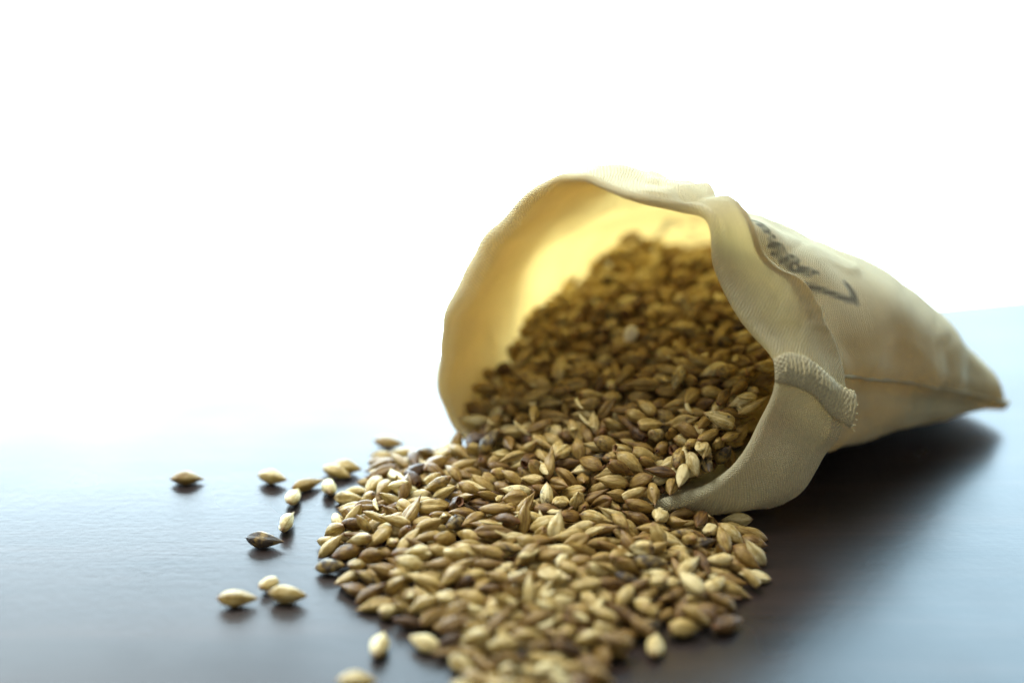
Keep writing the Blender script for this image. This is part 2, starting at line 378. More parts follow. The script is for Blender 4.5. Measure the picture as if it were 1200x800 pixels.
CHIP_Z = 31.44
HEAP = [
(386,2664,18,33,14,23,86,82,0),(-132,2643,44,24,-27,37,84,86,0),(117,2552,45,-23,-168,-104,83,71,0),(488,2681,19,-192,-44,7,82,85,0),(54,2651,53,115,-14,37,87,71,0),(-192,2608,18,2,-36,191,82,80,0),
(229,2579,45,26,23,197,81,80,0),(-47,2972,82,-184,9,-18,96,75,0),(417,2786,57,-82,-174,-54,84,79,0),(-201,2708,49,39,-93,-172,83,82,0),(533,3239,250,-13,-183,-70,98,82,1),(-30,2637,63,-17,-43,69,98,72,0),
(565,2918,43,125,-14,-75,84,78,0),(-81,2593,45,-28,128,143,79,77,0),(171,2761,71,-194,-3,-21,88,67,0),(-19,2549,56,-11,127,151,76,78,0),(303,2710,37,42,100,158,83,84,0),(415,2681,41,177,-37,-51,90,68,0),
(188,2487,22,167,2,-43,83,77,0),(-226,2686,18,113,-1,-18,88,72,0),(326,2858,67,34,-2,-8,88,73,0),(-140,2795,68,26,33,-183,85,67,0),(-329,2790,24,-136,-59,-3,83,78,0),(-236,2853,67,-2,28,-2,88,80,0),
(-439,2917,17,34,-11,0,78,78,0),(169,2602,36,22,-128,-152,75,73,0),(150,2659,46,-189,-7,27,73,73,0),(-57,2888,80,4,-54,190,84,78,0),(85,2686,64,-18,-191,-20,88,69,0),(-13,2521,42,36,185,-66,85,65,0),
(-447,2992,27,50,-49,58,86,69,0),(443,3246,221,1,-95,162,88,74,1),(-56,2518,22,-29,-165,91,85,74,0),(41,2732,69,0,-111,88,86,78,0),(203,2670,57,-53,-181,57,82,72,0),(80,2483,35,-110,-6,19,79,77,0),
(287,2647,38,-60,-187,-10,75,66,0),(31,3025,85,-120,-126,-44,88,72,0),(-174,2686,37,-165,-70,25,91,70,0),(356,3435,253,4,130,152,91,73,1),(-95,2738,50,11,-52,190,79,74,0),(33,2873,78,59,-15,-184,81,73,0),
(484,2753,27,-55,-127,-142,80,76,0),(310,2892,84,31,147,114,85,78,0),(274,3161,151,-97,44,30,89,80,0),(256,3144,123,4,-119,160,78,77,0),(-62,2850,70,39,-18,-17,83,68,0),(-39,3063,93,196,-25,15,95,69,0),
(-144,2880,77,-4,-73,-186,82,78,0),(93,2790,74,-188,43,-31,86,69,0),(-397,2954,32,-34,-10,45,79,80,0),(-105,2529,18,-158,61,-27,79,72,0),(-223,2885,76,4,140,139,83,79,0),(322,3072,96,178,18,-28,85,73,0),
(372,2765,40,-53,183,-58,81,76,0),(83,2871,78,27,191,30,88,66,0),(-335,2929,39,-138,-13,51,76,75,0),(-324,2996,52,-79,182,12,85,72,0),(617,3272,272,192,8,55,87,72,1),(296,3097,110,-39,115,158,94,68,0),
(-60,3375,115,31,-56,72,86,76,0),(-360,3036,61,178,12,-83,79,83,0),(496,2904,45,-10,79,180,79,78,0),(-6,2913,72,26,-5,-30,98,69,0),(37,2585,48,-49,24,10,84,72,0),(-315,2759,15,-25,195,35,84,66,0),
(-275,2799,39,65,-100,-13,97,76,0),(257,2734,51,82,-84,-156,86,76,0),(478,3659,326,-10,12,196,89,81,1),(332,2793,66,65,167,53,87,81,0),(-203,3108,70,-191,-15,10,85,78,0),(-199,2799,53,9,-69,185,83,64,0),
(-203,3009,76,-127,-38,-6,87,73,0),(246,2685,43,-67,-50,-181,80,82,0),(667,3380,294,-38,141,134,82,76,1),(207,3039,78,89,14,-19,88,76,0),(376,3142,152,-15,-133,147,79,67,1),(107,2985,85,-140,-101,-66,79,76,0),
(301,3192,152,70,13,-69,86,77,1),(-129,2682,54,-42,179,74,76,64,0),(-71,2462,33,-41,13,-53,87,68,0),(572,2844,25,-52,72,-42,83,61,0),(72,3380,155,34,26,-193,81,74,1),(273,2838,70,-118,47,55,75,74,0),
(-173,2846,71,27,-194,42,78,73,0),(199,3418,205,9,173,-99,82,77,1),(-101,3480,126,7,81,182,86,79,1),(-129,2610,29,-114,-35,37,75,68,0),(-17,3025,81,-69,-170,80,92,82,0),(-195,3203,82,27,180,-68,90,74,0),
(599,3060,22,37,-35,193,91,76,0),(323,3143,122,-54,-36,189,81,77,0),(3,3286,115,39,-148,-128,83,71,0),(328,3564,271,9,142,133,87,76,1),(99,3224,128,148,95,92,84,73,0),(-368,2821,17,15,32,195,78,79,0),
(-285,3030,75,25,99,171,87,66,0),(-106,2789,59,-65,-60,-10,74,68,0),(73,3538,205,30,-30,195,94,80,1),(194,2566,18,79,149,88,78,72,0),(5,2718,62,175,-10,-90,84,73,0),(422,3543,285,26,160,-113,75,83,1),
(312,3056,69,43,106,160,80,74,0),(-332,2838,28,-19,60,1,90,77,0),(128,3496,203,-38,-27,192,86,79,1),(593,2956,32,-77,-147,-104,84,70,0),(64,2559,43,67,-155,107,83,68,0),(-252,3073,78,169,89,58,87,76,0),
(427,3119,155,-23,68,-146,86,74,0),(569,3402,309,11,13,67,94,81,1),(-277,3197,75,115,49,119,90,74,0),(133,2509,21,15,-138,143,82,77,0),(457,3145,173,-7,82,-94,77,73,1),(-226,2752,41,131,-51,-28,83,80,0),
(-430,3242,17,-168,13,-20,84,71,0),(201,2655,23,-61,-143,125,86,76,0),(541,3197,171,-66,-74,-90,88,77,1),(80,2603,48,163,-88,-16,89,68,0),(471,2793,47,28,-15,60,72,70,0),(-365,3155,45,-194,-38,25,81,81,0),
(117,3426,159,-164,14,-28,91,77,1),(-129,2579,15,-195,-24,11,96,66,0),(441,3428,278,80,-15,-164,78,77,1),(509,3471,306,33,102,169,81,78,1),(170,2535,16,-34,7,-38,91,71,0),(254,3407,196,-152,-79,-43,78,74,1),
(515,2813,20,194,-22,-32,91,76,0),(59,2524,36,-97,16,-60,72,64,0),(9,3125,84,-9,167,110,73,82,0),(-349,3331,46,-56,187,45,94,69,0),(358,3295,206,-195,-32,17,82,70,1),(416,2999,61,-47,-153,120,84,76,0),
(520,2993,46,39,-19,152,85,72,0),(-204,2961,75,-6,-28,-187,80,74,0),(339,3211,165,16,30,-11,84,74,1),(130,2795,94,168,-85,-9,79,72,0),(255,3795,321,-22,191,-4,82,80,1),(-95,3039,73,-35,81,-166,81,74,0),
(306,3505,248,75,-108,-145,86,85,1),(158,2862,71,44,182,-66,76,78,0),(195,2809,71,114,86,-24,80,77,0),(-155,2736,49,-20,27,193,85,73,0),(599,3303,271,-2,146,-132,79,80,1),(-15,2685,70,-42,-125,-132,82,73,0),
(203,3689,245,-21,-18,191,93,74,1),(-306,2851,44,-40,-86,-176,79,65,0),(202,3204,140,-23,-50,178,77,72,0),(168,2893,82,-57,18,-188,86,70,0),(27,2781,73,-5,30,-196,78,65,0),(574,3130,19,7,107,-169,77,78,0),
(-176,3176,68,-125,-36,-58,78,82,0),(35,3477,171,-128,35,33,89,78,1),(103,3483,170,-110,-12,-42,86,77,1),(-46,2773,50,51,-166,99,80,64,0),(-71,3595,163,186,-19,-10,86,73,1),(310,2760,37,-23,-37,45,82,72,0),
(427,3182,173,-50,-56,99,88,78,1),(536,3756,371,24,112,-162,80,76,1),(333,3280,182,-51,50,-66,87,72,1),(516,3894,373,8,-41,10,89,73,1),(354,2721,17,-13,2,-177,79,74,0),(317,3674,271,34,0,20,82,80,1),
(-87,2558,23,-48,-121,-152,81,73,0),(226,2788,50,170,10,-1,84,75,0),(118,3169,102,-140,53,-80,84,80,0),(144,3236,123,190,-17,16,75,76,0),(356,3355,222,58,63,168,78,77,1),(-25,2804,53,39,63,186,84,72,0),
(137,2961,79,18,-104,-166,88,68,0),(90,3070,80,-31,12,-17,91,72,0),(16,3395,137,-9,190,-61,87,72,1),(416,2846,62,91,34,79,87,71,0),(144,3743,252,-150,30,97,84,77,1),(175,3271,145,25,-61,139,77,72,1),
(501,3212,222,182,70,21,88,71,1),(82,3016,80,115,-31,30,84,76,0),(-276,2738,18,185,66,2,88,83,0),(264,3018,83,26,32,170,78,73,0),(-160,2956,72,85,75,45,87,63,0),(222,3094,87,4,147,103,80,74,0),
(543,3026,40,32,35,-68,81,79,0),(31,3703,206,-77,-86,-2,89,68,1),(449,3746,335,-16,-86,179,78,74,1),(356,2951,76,-134,99,53,79,75,0),(608,3461,311,-166,57,-55,80,75,1),(519,2851,18,-197,5,9,86,81,0),
(-8,2491,30,-57,66,133,72,76,0),(236,2844,53,-49,-135,-139,86,66,0),(559,3215,215,-180,-82,25,85,77,1),(-141,3023,73,-61,60,-163,84,73,0),(-74,3224,68,20,-104,157,98,70,0),(248,3264,163,92,49,-13,86,76,1),
(115,2752,46,8,167,109,86,63,0),(353,3093,117,-101,113,-82,77,76,0),(424,3424,241,57,13,20,87,71,1),(-372,2979,54,-32,55,179,82,69,0),(67,3226,110,117,84,-49,76,78,0),(441,3364,228,26,-147,-130,93,76,1),
(-105,3170,83,-96,50,-6,80,75,0),(124,2614,44,-168,-98,45,71,70,0),(-244,2719,28,33,70,-4,80,73,0),(4,3200,97,-86,59,-28,80,71,0),(13,3160,89,3,-194,48,85,75,0),(592,3341,291,-79,158,-82,84,78,1),
(545,3688,336,19,177,73,78,74,1),(124,2897,74,-33,37,-194,82,76,0),(-52,3439,132,-18,98,-144,74,77,1),(-124,2835,69,-150,-46,-4,86,69,0),(168,3328,167,54,32,-105,83,66,1),(244,2922,63,192,-5,-43,84,76,0),
(-391,2868,17,6,-35,-179,85,74,0),(162,3109,89,-146,76,-114,88,83,0),(563,3474,320,46,-3,80,78,73,1),(-305,3391,47,-31,-91,156,82,70,0),(-100,3518,138,-166,62,-18,79,78,1),(37,2925,85,-57,-153,113,70,79,0),
(155,2694,44,-3,-198,-23,82,70,0),(-253,2839,41,181,57,-27,92,78,0),(62,3501,188,-185,1,-52,88,65,1),(454,2886,48,155,-100,-61,81,76,0),(-74,2631,43,-191,-17,48,88,71,0),(276,2812,50,194,-4,-36,81,71,0),
(474,3364,254,99,-173,-16,87,78,1),(172,3516,212,1,175,91,81,77,1),(519,3394,279,185,-59,42,78,75,1),(567,3964,385,11,135,-130,86,77,1),(193,3825,274,-86,-112,24,85,79,1),(133,3254,150,-167,-91,39,83,72,0),
(144,3190,102,-128,76,5,85,68,0),(-252,2959,64,-11,-47,78,84,76,0),(433,3622,301,-134,-68,12,87,69,1),(-52,3152,74,140,62,-11,82,60,0),(366,3044,80,112,-158,-21,76,82,0),(410,3054,61,166,-80,6,75,76,0),
(345,3430,219,55,-14,-15,71,73,1),(-109,2977,64,-59,-142,123,78,69,0),(470,3327,227,-40,-195,21,79,67,1),(89,3115,90,116,-14,-139,85,71,0),(-138,3387,70,-88,44,-67,95,75,0),(332,3331,209,188,-23,-41,77,83,1),
(582,3604,327,-36,-68,56,87,70,1),(-130,3332,64,-123,-31,-36,92,73,0),(286,2938,65,-25,-145,93,84,77,0),(550,3318,276,-160,-100,22,98,60,1),(205,2752,48,-77,-181,-37,79,61,0),(85,2663,31,-32,123,154,86,69,0),
(470,3059,64,113,-164,-11,87,65,0),(364,3680,295,-20,-197,-22,82,82,1),(430,4020,378,-86,163,19,74,75,1),(49,2506,16,-34,10,-10,94,70,0),(529,3359,265,-2,3,-25,78,76,1),(388,2712,27,-158,-96,-76,79,74,0),
(-368,2885,41,-165,-92,65,89,68,0),(198,2978,74,-6,-69,-49,85,72,0),(674,3399,327,162,53,10,85,75,1),(-21,3713,170,-184,-14,-54,86,72,1),(269,3329,187,-102,34,56,74,64,1),(207,3132,82,-21,-61,-6,90,70,0),
(-155,3256,83,53,73,160,80,75,0),(150,3049,78,186,62,-38,91,70,0),(482,3781,354,-26,103,138,83,80,1),(180,2729,49,142,-101,-31,82,79,0),(-202,3326,73,28,7,78,88,76,0),(52,3198,98,-20,18,188,81,63,0),
(240,3501,226,-38,134,-94,66,76,1),(-103,3410,99,20,178,65,86,79,0),(470,3489,286,-49,-190,-31,89,78,1),(75,2738,57,-106,-101,-10,80,72,0),(362,2800,42,1,98,-172,74,71,0),(511,3581,302,145,34,56,86,75,1),
(128,3937,278,135,-66,-43,88,74,1),(132,3597,218,-59,-116,57,83,76,1),(-365,3267,43,-105,170,7,81,76,0),(350,3719,311,82,175,-47,86,81,1),(452,2730,18,-169,7,-16,83,72,0),(221,2590,16,19,30,188,77,70,0),
(392,3648,295,-11,93,-170,80,72,1),(166,3012,69,-25,100,169,81,69,0),(-46,2681,46,187,67,-5,87,66,0),(-335,3246,46,-32,43,-159,81,74,0),(288,2777,52,173,-47,61,81,73,0),(218,3359,179,99,58,130,75,69,1),
(281,3240,164,-34,-45,-188,85,71,1),(111,2447,30,-182,30,62,86,72,0),(61,3429,169,116,-121,-85,82,81,1),(504,3341,242,73,-90,-34,76,73,1),(-446,3059,29,-25,109,143,84,72,0),(149,2930,73,-28,171,88,91,77,0),
(460,2979,42,-176,-5,-40,84,72,0),(187,3666,223,-14,59,190,79,67,1),(121,3102,89,-32,-2,-178,74,71,0),(-94,3377,85,-117,31,49,88,72,0),(-103,2698,37,-166,-1,-27,91,74,0),(74,3787,232,66,-163,-96,80,71,1),
(118,3732,228,6,32,-122,83,74,1),(432,2952,67,-48,48,142,77,77,0),(424,3097,49,16,-114,-163,85,82,0),(259,3684,238,-28,4,198,82,73,1),(-392,3061,49,-107,7,11,73,77,0),(540,3429,299,-32,195,23,86,75,1),
(257,2636,16,-35,3,33,83,74,0),(628,3383,314,-152,-76,75,83,83,1),(484,3169,198,-26,41,-145,69,73,1),(41,3254,120,-31,50,-165,84,73,0),(-255,3273,56,10,31,-88,76,73,0),(59,3834,236,-103,-12,-2,86,65,1),
(330,3770,322,-36,56,-155,95,77,1),(77,3328,140,-68,30,-95,88,69,1),(388,3246,166,147,82,44,73,83,1),(580,2876,16,-13,-196,-35,85,70,0),(25,2467,18,194,-28,15,85,74,0),(259,2875,74,-29,26,88,95,72,0),
(413,2758,22,-176,-34,24,83,73,0),(489,3153,165,-127,106,-83,89,73,1),(-334,3069,59,-54,48,20,91,71,0),(480,2884,18,-10,-57,191,93,74,0),(442,3810,358,-148,132,18,89,71,1),(446,3965,361,128,27,102,75,76,1),
(196,3406,175,-11,-99,-173,83,70,1),(274,3456,208,-4,11,65,81,78,1),(-140,3107,79,-168,51,-93,85,74,0),(153,3971,286,39,-120,155,82,81,1),(220,3455,206,-71,22,52,96,77,1),(-266,3381,62,-149,119,-33,73,75,0),
(533,2911,18,13,33,195,86,79,0),(304,3380,204,-59,0,-31,86,71,1),(-7,3338,129,-151,131,-9,84,68,0),(301,3800,309,-45,192,-24,85,78,1),(407,4086,367,107,-3,-10,85,75,1),(-12,2616,42,-121,-34,-62,81,73,0),
(40,3646,180,33,158,118,87,74,1),(396,2858,34,108,-30,-115,91,80,0),(437,3710,315,32,-104,-157,84,75,1),(38,3321,123,66,166,-74,79,75,0),(-7,2663,41,-7,193,-45,87,77,0),(428,3478,275,191,-37,-18,91,73,1),
(505,3683,342,-79,50,161,91,73,1),(259,3910,328,83,-178,-37,82,69,1),(244,3799,284,53,187,41,80,69,1),(183,3588,208,34,173,-94,90,84,1),(409,3453,259,-6,-177,93,93,71,1),(210,3751,269,-77,-66,164,85,72,1),
(-150,3441,75,4,-119,60,77,77,0),(-272,3118,65,71,147,111,86,71,0),(150,3882,257,-78,172,65,88,73,1),(-65,3672,170,68,93,52,87,76,1),(246,3693,266,71,179,-9,80,72,1),(582,3885,381,2,57,-184,87,68,1),
(403,3108,129,104,-133,-88,86,69,0),(140,2474,16,3,34,195,76,73,0),(341,2913,72,193,-4,42,77,75,0),(394,3740,322,-45,-38,-171,83,81,1),(403,3807,349,-175,-91,19,79,75,1),(-15,3499,171,-14,-98,-174,76,73,1),
(152,3154,86,32,177,57,86,69,0),(379,3282,179,162,92,-37,85,77,1),(220,3943,315,87,174,44,90,77,1),(380,2976,54,-195,12,31,90,73,0),(295,3715,277,0,138,120,81,69,1),(345,3008,66,4,59,191,81,66,0),
(93,2540,18,-105,19,-13,91,75,0),(225,3002,73,192,-42,35,86,69,0),(-121,3077,66,-20,-59,-189,86,74,0),(540,3724,354,164,-6,31,72,81,1),(367,4116,364,-13,145,-137,89,79,1),(228,3602,225,171,-43,4,90,72,1),
(58,2688,45,19,-187,-36,88,79,0),(515,3991,395,-47,182,70,80,75,1),(612,3493,325,-116,9,-116,85,75,1),(305,2673,17,-14,33,-195,76,75,0),(593,3388,282,8,-11,18,86,77,1),(317,4161,361,-2,29,-187,73,76,1),
(347,3177,156,-52,50,44,73,68,1),(357,4090,341,-130,17,-6,92,76,1),(591,3265,199,47,-20,89,74,72,1),(-420,3128,39,79,50,176,81,77,0),(206,2877,55,-23,171,101,88,81,0),(597,3702,355,-194,-2,18,97,81,1),
(-28,3288,82,-62,17,-20,81,73,0),(340,3849,327,10,-9,-194,83,74,1),(454,4129,388,48,8,-165,86,71,1),(489,3031,50,-12,-52,-141,91,76,0),(497,3449,282,-73,-9,-5,85,66,1),(574,3289,240,-49,26,20,77,65,1),
(-173,3045,77,-162,-6,52,76,73,0),(-19,3564,168,55,-53,124,78,69,1),(224,3554,230,75,82,36,81,75,1),(356,2917,45,-21,25,196,97,69,0),(209,2949,61,-37,190,-51,76,70,0),(473,3421,269,24,113,112,91,67,1),
(0,3783,182,-5,124,53,78,74,1),(590,3565,316,74,75,26,80,70,1),(394,3927,345,-2,134,-134,85,71,1),(3,3472,153,24,81,38,83,68,1),(15,3528,174,105,-52,35,81,74,1),(495,3250,238,-31,45,-166,97,70,1),
(-302,3290,50,-69,20,-81,90,73,0),(418,2948,36,-196,-22,34,90,67,0),(93,3647,193,24,-187,64,86,67,1),(253,3990,321,33,-182,-68,91,73,1),(197,3335,156,-39,-90,133,87,69,1),(-48,2587,17,11,-169,-106,92,67,0),
(433,2703,22,12,167,96,84,75,0),(-99,2903,61,174,-1,-47,82,78,0),(-406,3093,45,-92,94,151,85,70,0),(345,3471,256,-40,196,-6,84,67,1),(639,3542,329,-77,7,38,77,78,1),(412,3342,197,102,33,-55,75,68,1),
(-303,3176,45,53,-166,84,98,74,0),(500,3928,374,169,36,28,73,75,1),(485,3956,376,-81,75,161,83,69,1),(401,3392,221,31,20,71,81,62,1),(524,3210,197,-116,121,-106,90,75,1),(-235,3426,52,-100,85,-145,82,70,0),
(258,4119,329,15,-1,-162,80,75,1),(285,3876,323,96,150,-86,83,73,1),(229,3852,299,-48,-151,-57,87,73,1),(269,3121,95,-54,74,-177,84,70,0),(334,3955,344,-14,-89,-156,83,75,1),(68,2950,67,-19,-7,16,75,72,0),
(596,3021,18,34,-5,-32,73,79,0),(77,3894,251,-107,82,92,81,77,1),(-61,3256,67,27,9,197,81,76,0),(-353,3471,18,116,-27,-20,85,70,0),(458,3574,300,55,52,151,76,67,1),(-266,3318,52,48,37,-189,88,75,0),
(479,2786,17,34,-11,-14,92,76,0),(-192,2830,46,4,-185,75,84,73,0),(82,3284,119,161,-109,-24,87,73,0),(392,3990,348,-61,106,-142,76,83,1),(-194,3402,58,-63,-13,184,82,73,0),(312,3340,182,-61,45,-77,96,68,1),
(-27,2838,48,27,88,-167,81,75,0),(191,3224,113,49,-193,-16,83,69,0),(430,2822,43,175,30,48,86,71,0),(176,4049,299,-183,-48,-65,78,66,1),(457,3199,201,-71,-3,113,80,71,1),(30,3452,141,-52,45,-174,74,72,1),
(221,3280,151,28,-190,-36,83,72,1),(-212,3243,70,-53,88,172,72,73,0),(298,3314,160,-39,24,-191,85,75,1),(291,3998,338,75,-159,-68,76,77,1),(519,3623,297,-160,-21,-22,76,83,1),(66,3699,199,-169,87,-60,90,73,1),
(106,2719,48,36,-193,39,76,72,0),(507,2941,39,-77,-74,-145,84,78,0),(652,3514,322,-47,63,182,86,65,1),(410,3264,196,-123,118,-104,88,73,1),(46,3793,205,185,-10,-45,89,75,1),(111,3339,138,-188,67,16,78,64,1),
(182,3172,110,-24,-29,-138,77,71,0),(-264,3000,56,82,148,-77,79,70,0),(-358,3408,22,34,-60,-188,89,78,0),(51,3865,254,-69,-40,158,84,74,1),(437,4179,380,151,54,52,81,79,1),(-89,3139,56,32,166,98,82,78,0),
(33,3089,84,-149,-93,-15,74,65,0),(450,3244,184,37,43,28,86,76,1),(643,3575,336,11,-77,-184,84,75,1),(-14,2578,37,68,-68,151,85,78,0),(229,3255,132,-25,195,-37,80,70,1),(-246,3189,51,43,134,-141,81,75,0),
(582,3811,370,-14,187,59,78,74,1),(-4,3640,169,166,-93,-11,77,76,1),(89,2853,50,162,27,37,81,74,0),(-77,2786,41,-89,179,10,89,69,0),(-21,3316,103,48,-182,-34,82,77,0),(540,3834,359,-25,154,125,80,77,1),
(-309,2977,18,27,104,167,90,75,0),(110,3387,142,-48,-43,164,84,76,1),(252,3731,274,83,166,0,91,79,1),(84,3754,222,-29,-67,-140,81,76,1),(502,4023,389,11,160,-112,81,74,1),(96,3711,206,124,-102,-56,87,74,1),
(91,3153,83,-64,47,18,93,69,0),(297,3630,262,-81,-12,105,79,71,1),(445,3281,221,-172,-2,-47,74,76,1),(166,3460,189,67,-150,114,80,70,1),(64,2873,41,62,-132,137,74,64,0),(-58,3007,74,-16,-199,-6,82,75,0),
(-123,3140,77,-55,-39,-86,79,76,0),(-16,3196,70,163,-49,-45,80,80,0),(254,3065,68,-37,-139,-129,88,73,0),(423,3229,164,42,-187,-41,86,69,1),(623,3679,369,109,5,46,89,66,1),(147,2802,66,-5,24,189,81,72,0),
(111,2783,46,-3,167,107,85,77,0),(590,3755,374,-157,-121,24,82,71,1),(-193,3274,70,143,-18,-79,80,72,0),(523,3677,302,-196,-37,6,88,74,1),(278,3757,284,34,181,18,79,68,1),(293,3548,238,-81,-145,59,80,74,1),
(536,3547,284,-140,61,35,80,76,1),(358,3875,352,143,-134,41,81,77,1),(217,3191,101,-101,-96,-27,76,77,0),(385,3592,295,2,35,146,68,68,1),(175,3747,265,63,114,104,81,71,1),(-173,2772,33,81,-101,151,83,62,0),
(214,2687,17,-32,16,-37,89,78,0),(-112,2937,62,7,-109,-167,87,67,0),(274,3507,218,26,47,117,79,75,1),(364,3811,339,128,109,66,83,72,1),(-91,2825,50,1,-66,-185,81,74,0),(158,3344,144,18,34,3,72,70,1),
(502,4107,389,186,64,21,82,70,1),(-451,3027,18,166,-30,-7,80,75,0),(136,3826,246,-29,-12,65,81,62,1),(-48,3493,132,22,175,24,81,76,1),(253,2760,27,34,-129,142,87,73,0),(564,4002,406,65,-121,-123,90,64,1),
(683,3473,333,190,56,26,74,71,1),(378,3508,255,-121,-35,-18,90,77,1),(382,3160,125,0,-6,66,78,69,1),(647,3462,308,-10,-56,159,76,68,1),(-293,3037,46,41,-2,-23,90,74,0),(421,3780,328,100,10,28,78,75,1),
(253,3181,128,-13,127,-150,85,72,0),(104,3921,259,121,-138,76,79,71,1),(183,3867,270,-4,-37,101,83,75,1),(-292,3107,38,-58,-142,-121,95,72,0),(235,2987,46,-6,-183,80,82,77,0),(20,2814,51,0,-140,126,85,74,0),
(-39,3524,150,162,26,-83,76,78,1),(325,3477,230,-6,-9,43,89,70,1),(-134,3280,67,1,-3,-55,73,73,0),(-306,3492,16,-5,197,-34,79,72,0),(-291,2981,45,119,150,-47,89,60,0),(335,3246,163,40,49,190,74,67,1),
(423,3876,344,83,-131,-125,87,74,1),(-29,3245,85,-12,57,74,84,65,0),(467,2938,34,160,53,-56,86,72,0),(347,3545,245,-75,-43,-88,80,81,1),(320,2987,49,43,-160,112,78,72,0),(-219,2918,64,-64,-94,-161,88,68,0),
(644,3604,349,-134,-15,7,84,70,1),(-210,3055,57,-18,9,18,83,80,0),(-441,3124,16,-24,26,-108,86,70,0),(-4,2538,17,6,197,34,85,74,0),(-67,3538,129,-181,47,31,87,68,1),(-408,3269,18,-107,-2,-18,72,73,0),
(421,2884,42,162,-17,-91,83,71,0),(202,3732,242,198,4,17,77,71,1),(211,3637,215,7,-195,-43,90,65,1),(474,3408,236,38,-186,-63,89,84,1),(559,3266,132,-113,-101,-130,95,78,1),(203,3956,282,-14,177,-88,96,74,1),
(366,4037,338,-171,73,24,75,70,1),(-305,2908,18,167,-25,-1,87,72,0),(556,3646,321,-69,42,-130,77,65,1),(328,2746,16,21,-29,-185,76,72,0),(97,3868,232,-28,134,-145,87,79,1),(411,3721,297,-190,-28,38,79,65,1),
(271,3631,231,172,27,18,83,79,1),(-375,3211,31,-98,-54,164,78,70,0),(152,3471,160,-57,55,-136,82,76,1),(99,3574,200,105,149,-79,87,73,1),(268,3562,222,-44,38,-167,84,75,1),(626,3351,275,-52,-10,160,82,68,1),
(269,3234,135,-43,22,40,79,81,1),(493,4056,382,-9,195,42,78,79,1),(-164,2911,63,-90,16,24,82,73,0),(655,3421,241,-30,12,-12,81,76,1),(405,3193,147,63,-190,3,83,69,1),(347,3926,331,25,-29,-183,88,69,1),
(140,3550,202,-17,5,-187,78,72,1),(-27,2952,59,-32,188,-57,85,65,0),(-16,3483,126,126,144,12,82,67,1),(317,3277,156,41,38,-12,83,69,1),(371,4264,371,15,82,-178,78,73,1),(362,3650,263,17,-38,196,69,66,1),
(191,4000,293,-167,42,-54,88,80,1),(232,3308,168,-94,6,151,81,67,1),(44,2573,17,193,40,-3,79,75,0),(-240,3150,61,-8,197,-33,82,70,0),(305,3928,330,-7,-49,-146,80,73,1),(278,4074,314,-25,162,82,97,72,1),
(301,3039,42,-27,91,-4,78,69,0),(68,2989,54,6,147,63,87,67,0),(-368,3012,34,-28,-161,-116,95,70,0),(-403,3057,16,-34,194,-32,80,72,0),(-50,2478,15,37,193,32,71,68,0),(-98,3107,50,-38,-177,-38,79,63,0),
(419,3582,282,-101,-41,41,73,72,1),(47,3052,72,2,-177,89,90,65,0),(123,3906,238,107,-50,62,87,72,1),(381,4198,365,-117,-98,88,80,71,1),(-277,3224,48,19,-172,99,79,78,0),(118,3285,136,90,30,121,75,75,1),
(-253,2915,46,-80,24,46,82,79,0),(477,3929,340,-67,-184,42,77,81,1),(601,3356,194,35,189,51,82,72,1),(11,2774,44,8,33,-194,75,72,0),(612,3648,328,-27,-136,-137,81,73,1),(363,3595,269,-27,16,155,84,73,1),
(202,3487,203,61,-189,18,80,73,1),(-72,3330,59,156,55,-106,79,71,0),(-29,3629,149,64,-126,130,90,74,1),(234,3163,98,-95,-32,-1,88,64,0),(230,3888,299,41,192,37,87,76,1),(283,3008,47,58,38,-18,83,72,0),
(130,2573,17,196,22,0,85,79,0),(182,3095,70,-106,-24,138,83,64,0),(392,3817,320,-31,-32,83,87,72,1),(-375,3323,16,107,2,-6,85,67,0),(570,3570,292,54,-181,60,78,69,1),(539,3316,248,-68,-41,95,86,69,1),
(388,3584,248,82,179,-26,88,77,1),(422,4219,369,13,-60,169,76,76,1),(39,3375,114,-119,-116,109,78,78,1),(490,3847,342,-63,72,176,83,64,1),(523,3763,333,-157,-2,3,90,79,1),(286,4152,314,143,-30,126,80,65,1),
(48,3242,80,107,51,-43,81,76,0),(-362,3442,14,-35,-7,-10,80,64,0),(574,3277,172,-191,-27,52,86,76,1),(272,3338,149,-51,-28,-179,78,74,1),(479,3715,325,-128,-71,58,75,64,1),(-58,2750,28,41,-26,-194,70,66,0),
(24,3829,199,-76,-75,42,81,75,1),(331,2835,40,-7,193,47,92,73,0),(581,3334,256,-125,-71,60,87,72,1),(147,3670,192,-7,-124,157,88,76,1),(174,3386,154,37,-20,195,81,73,1),(-174,3144,55,183,33,-44,73,76,0),
(406,4063,341,78,-155,99,78,79,1),(-110,3209,67,99,-43,-29,83,75,0),(223,4056,299,49,-94,-169,83,68,1),(450,3852,343,48,-34,-184,84,71,1),(9,2985,52,17,-108,167,80,73,0),(80,2910,66,195,35,-9,75,67,0),
(166,2636,19,165,-35,-15,87,76,0),(418,3905,334,70,23,29,85,67,1),(-407,2986,16,-43,192,36,78,73,0),(495,3211,178,-92,-129,93,84,75,1),(312,4097,316,-31,-138,-141,84,74,1),(42,3283,94,16,-92,-175,98,67,0),
(503,3113,18,16,34,135,91,76,0),(208,3444,177,-29,8,19,89,73,1),(483,4153,373,60,-14,50,89,67,1),(-162,3380,42,62,185,-41,78,83,0),(445,3069,40,-158,-21,3,69,72,0),(353,4218,347,126,-93,-71,90,73,1),
(-51,3358,66,-52,37,26,86,74,0),(301,4184,340,189,25,10,75,72,1),(492,3537,287,18,82,44,78,72,1),(62,3672,177,-105,43,-2,89,78,1),(-171,3024,49,-169,15,15,82,75,0),(305,3180,110,17,121,-151,82,74,1),
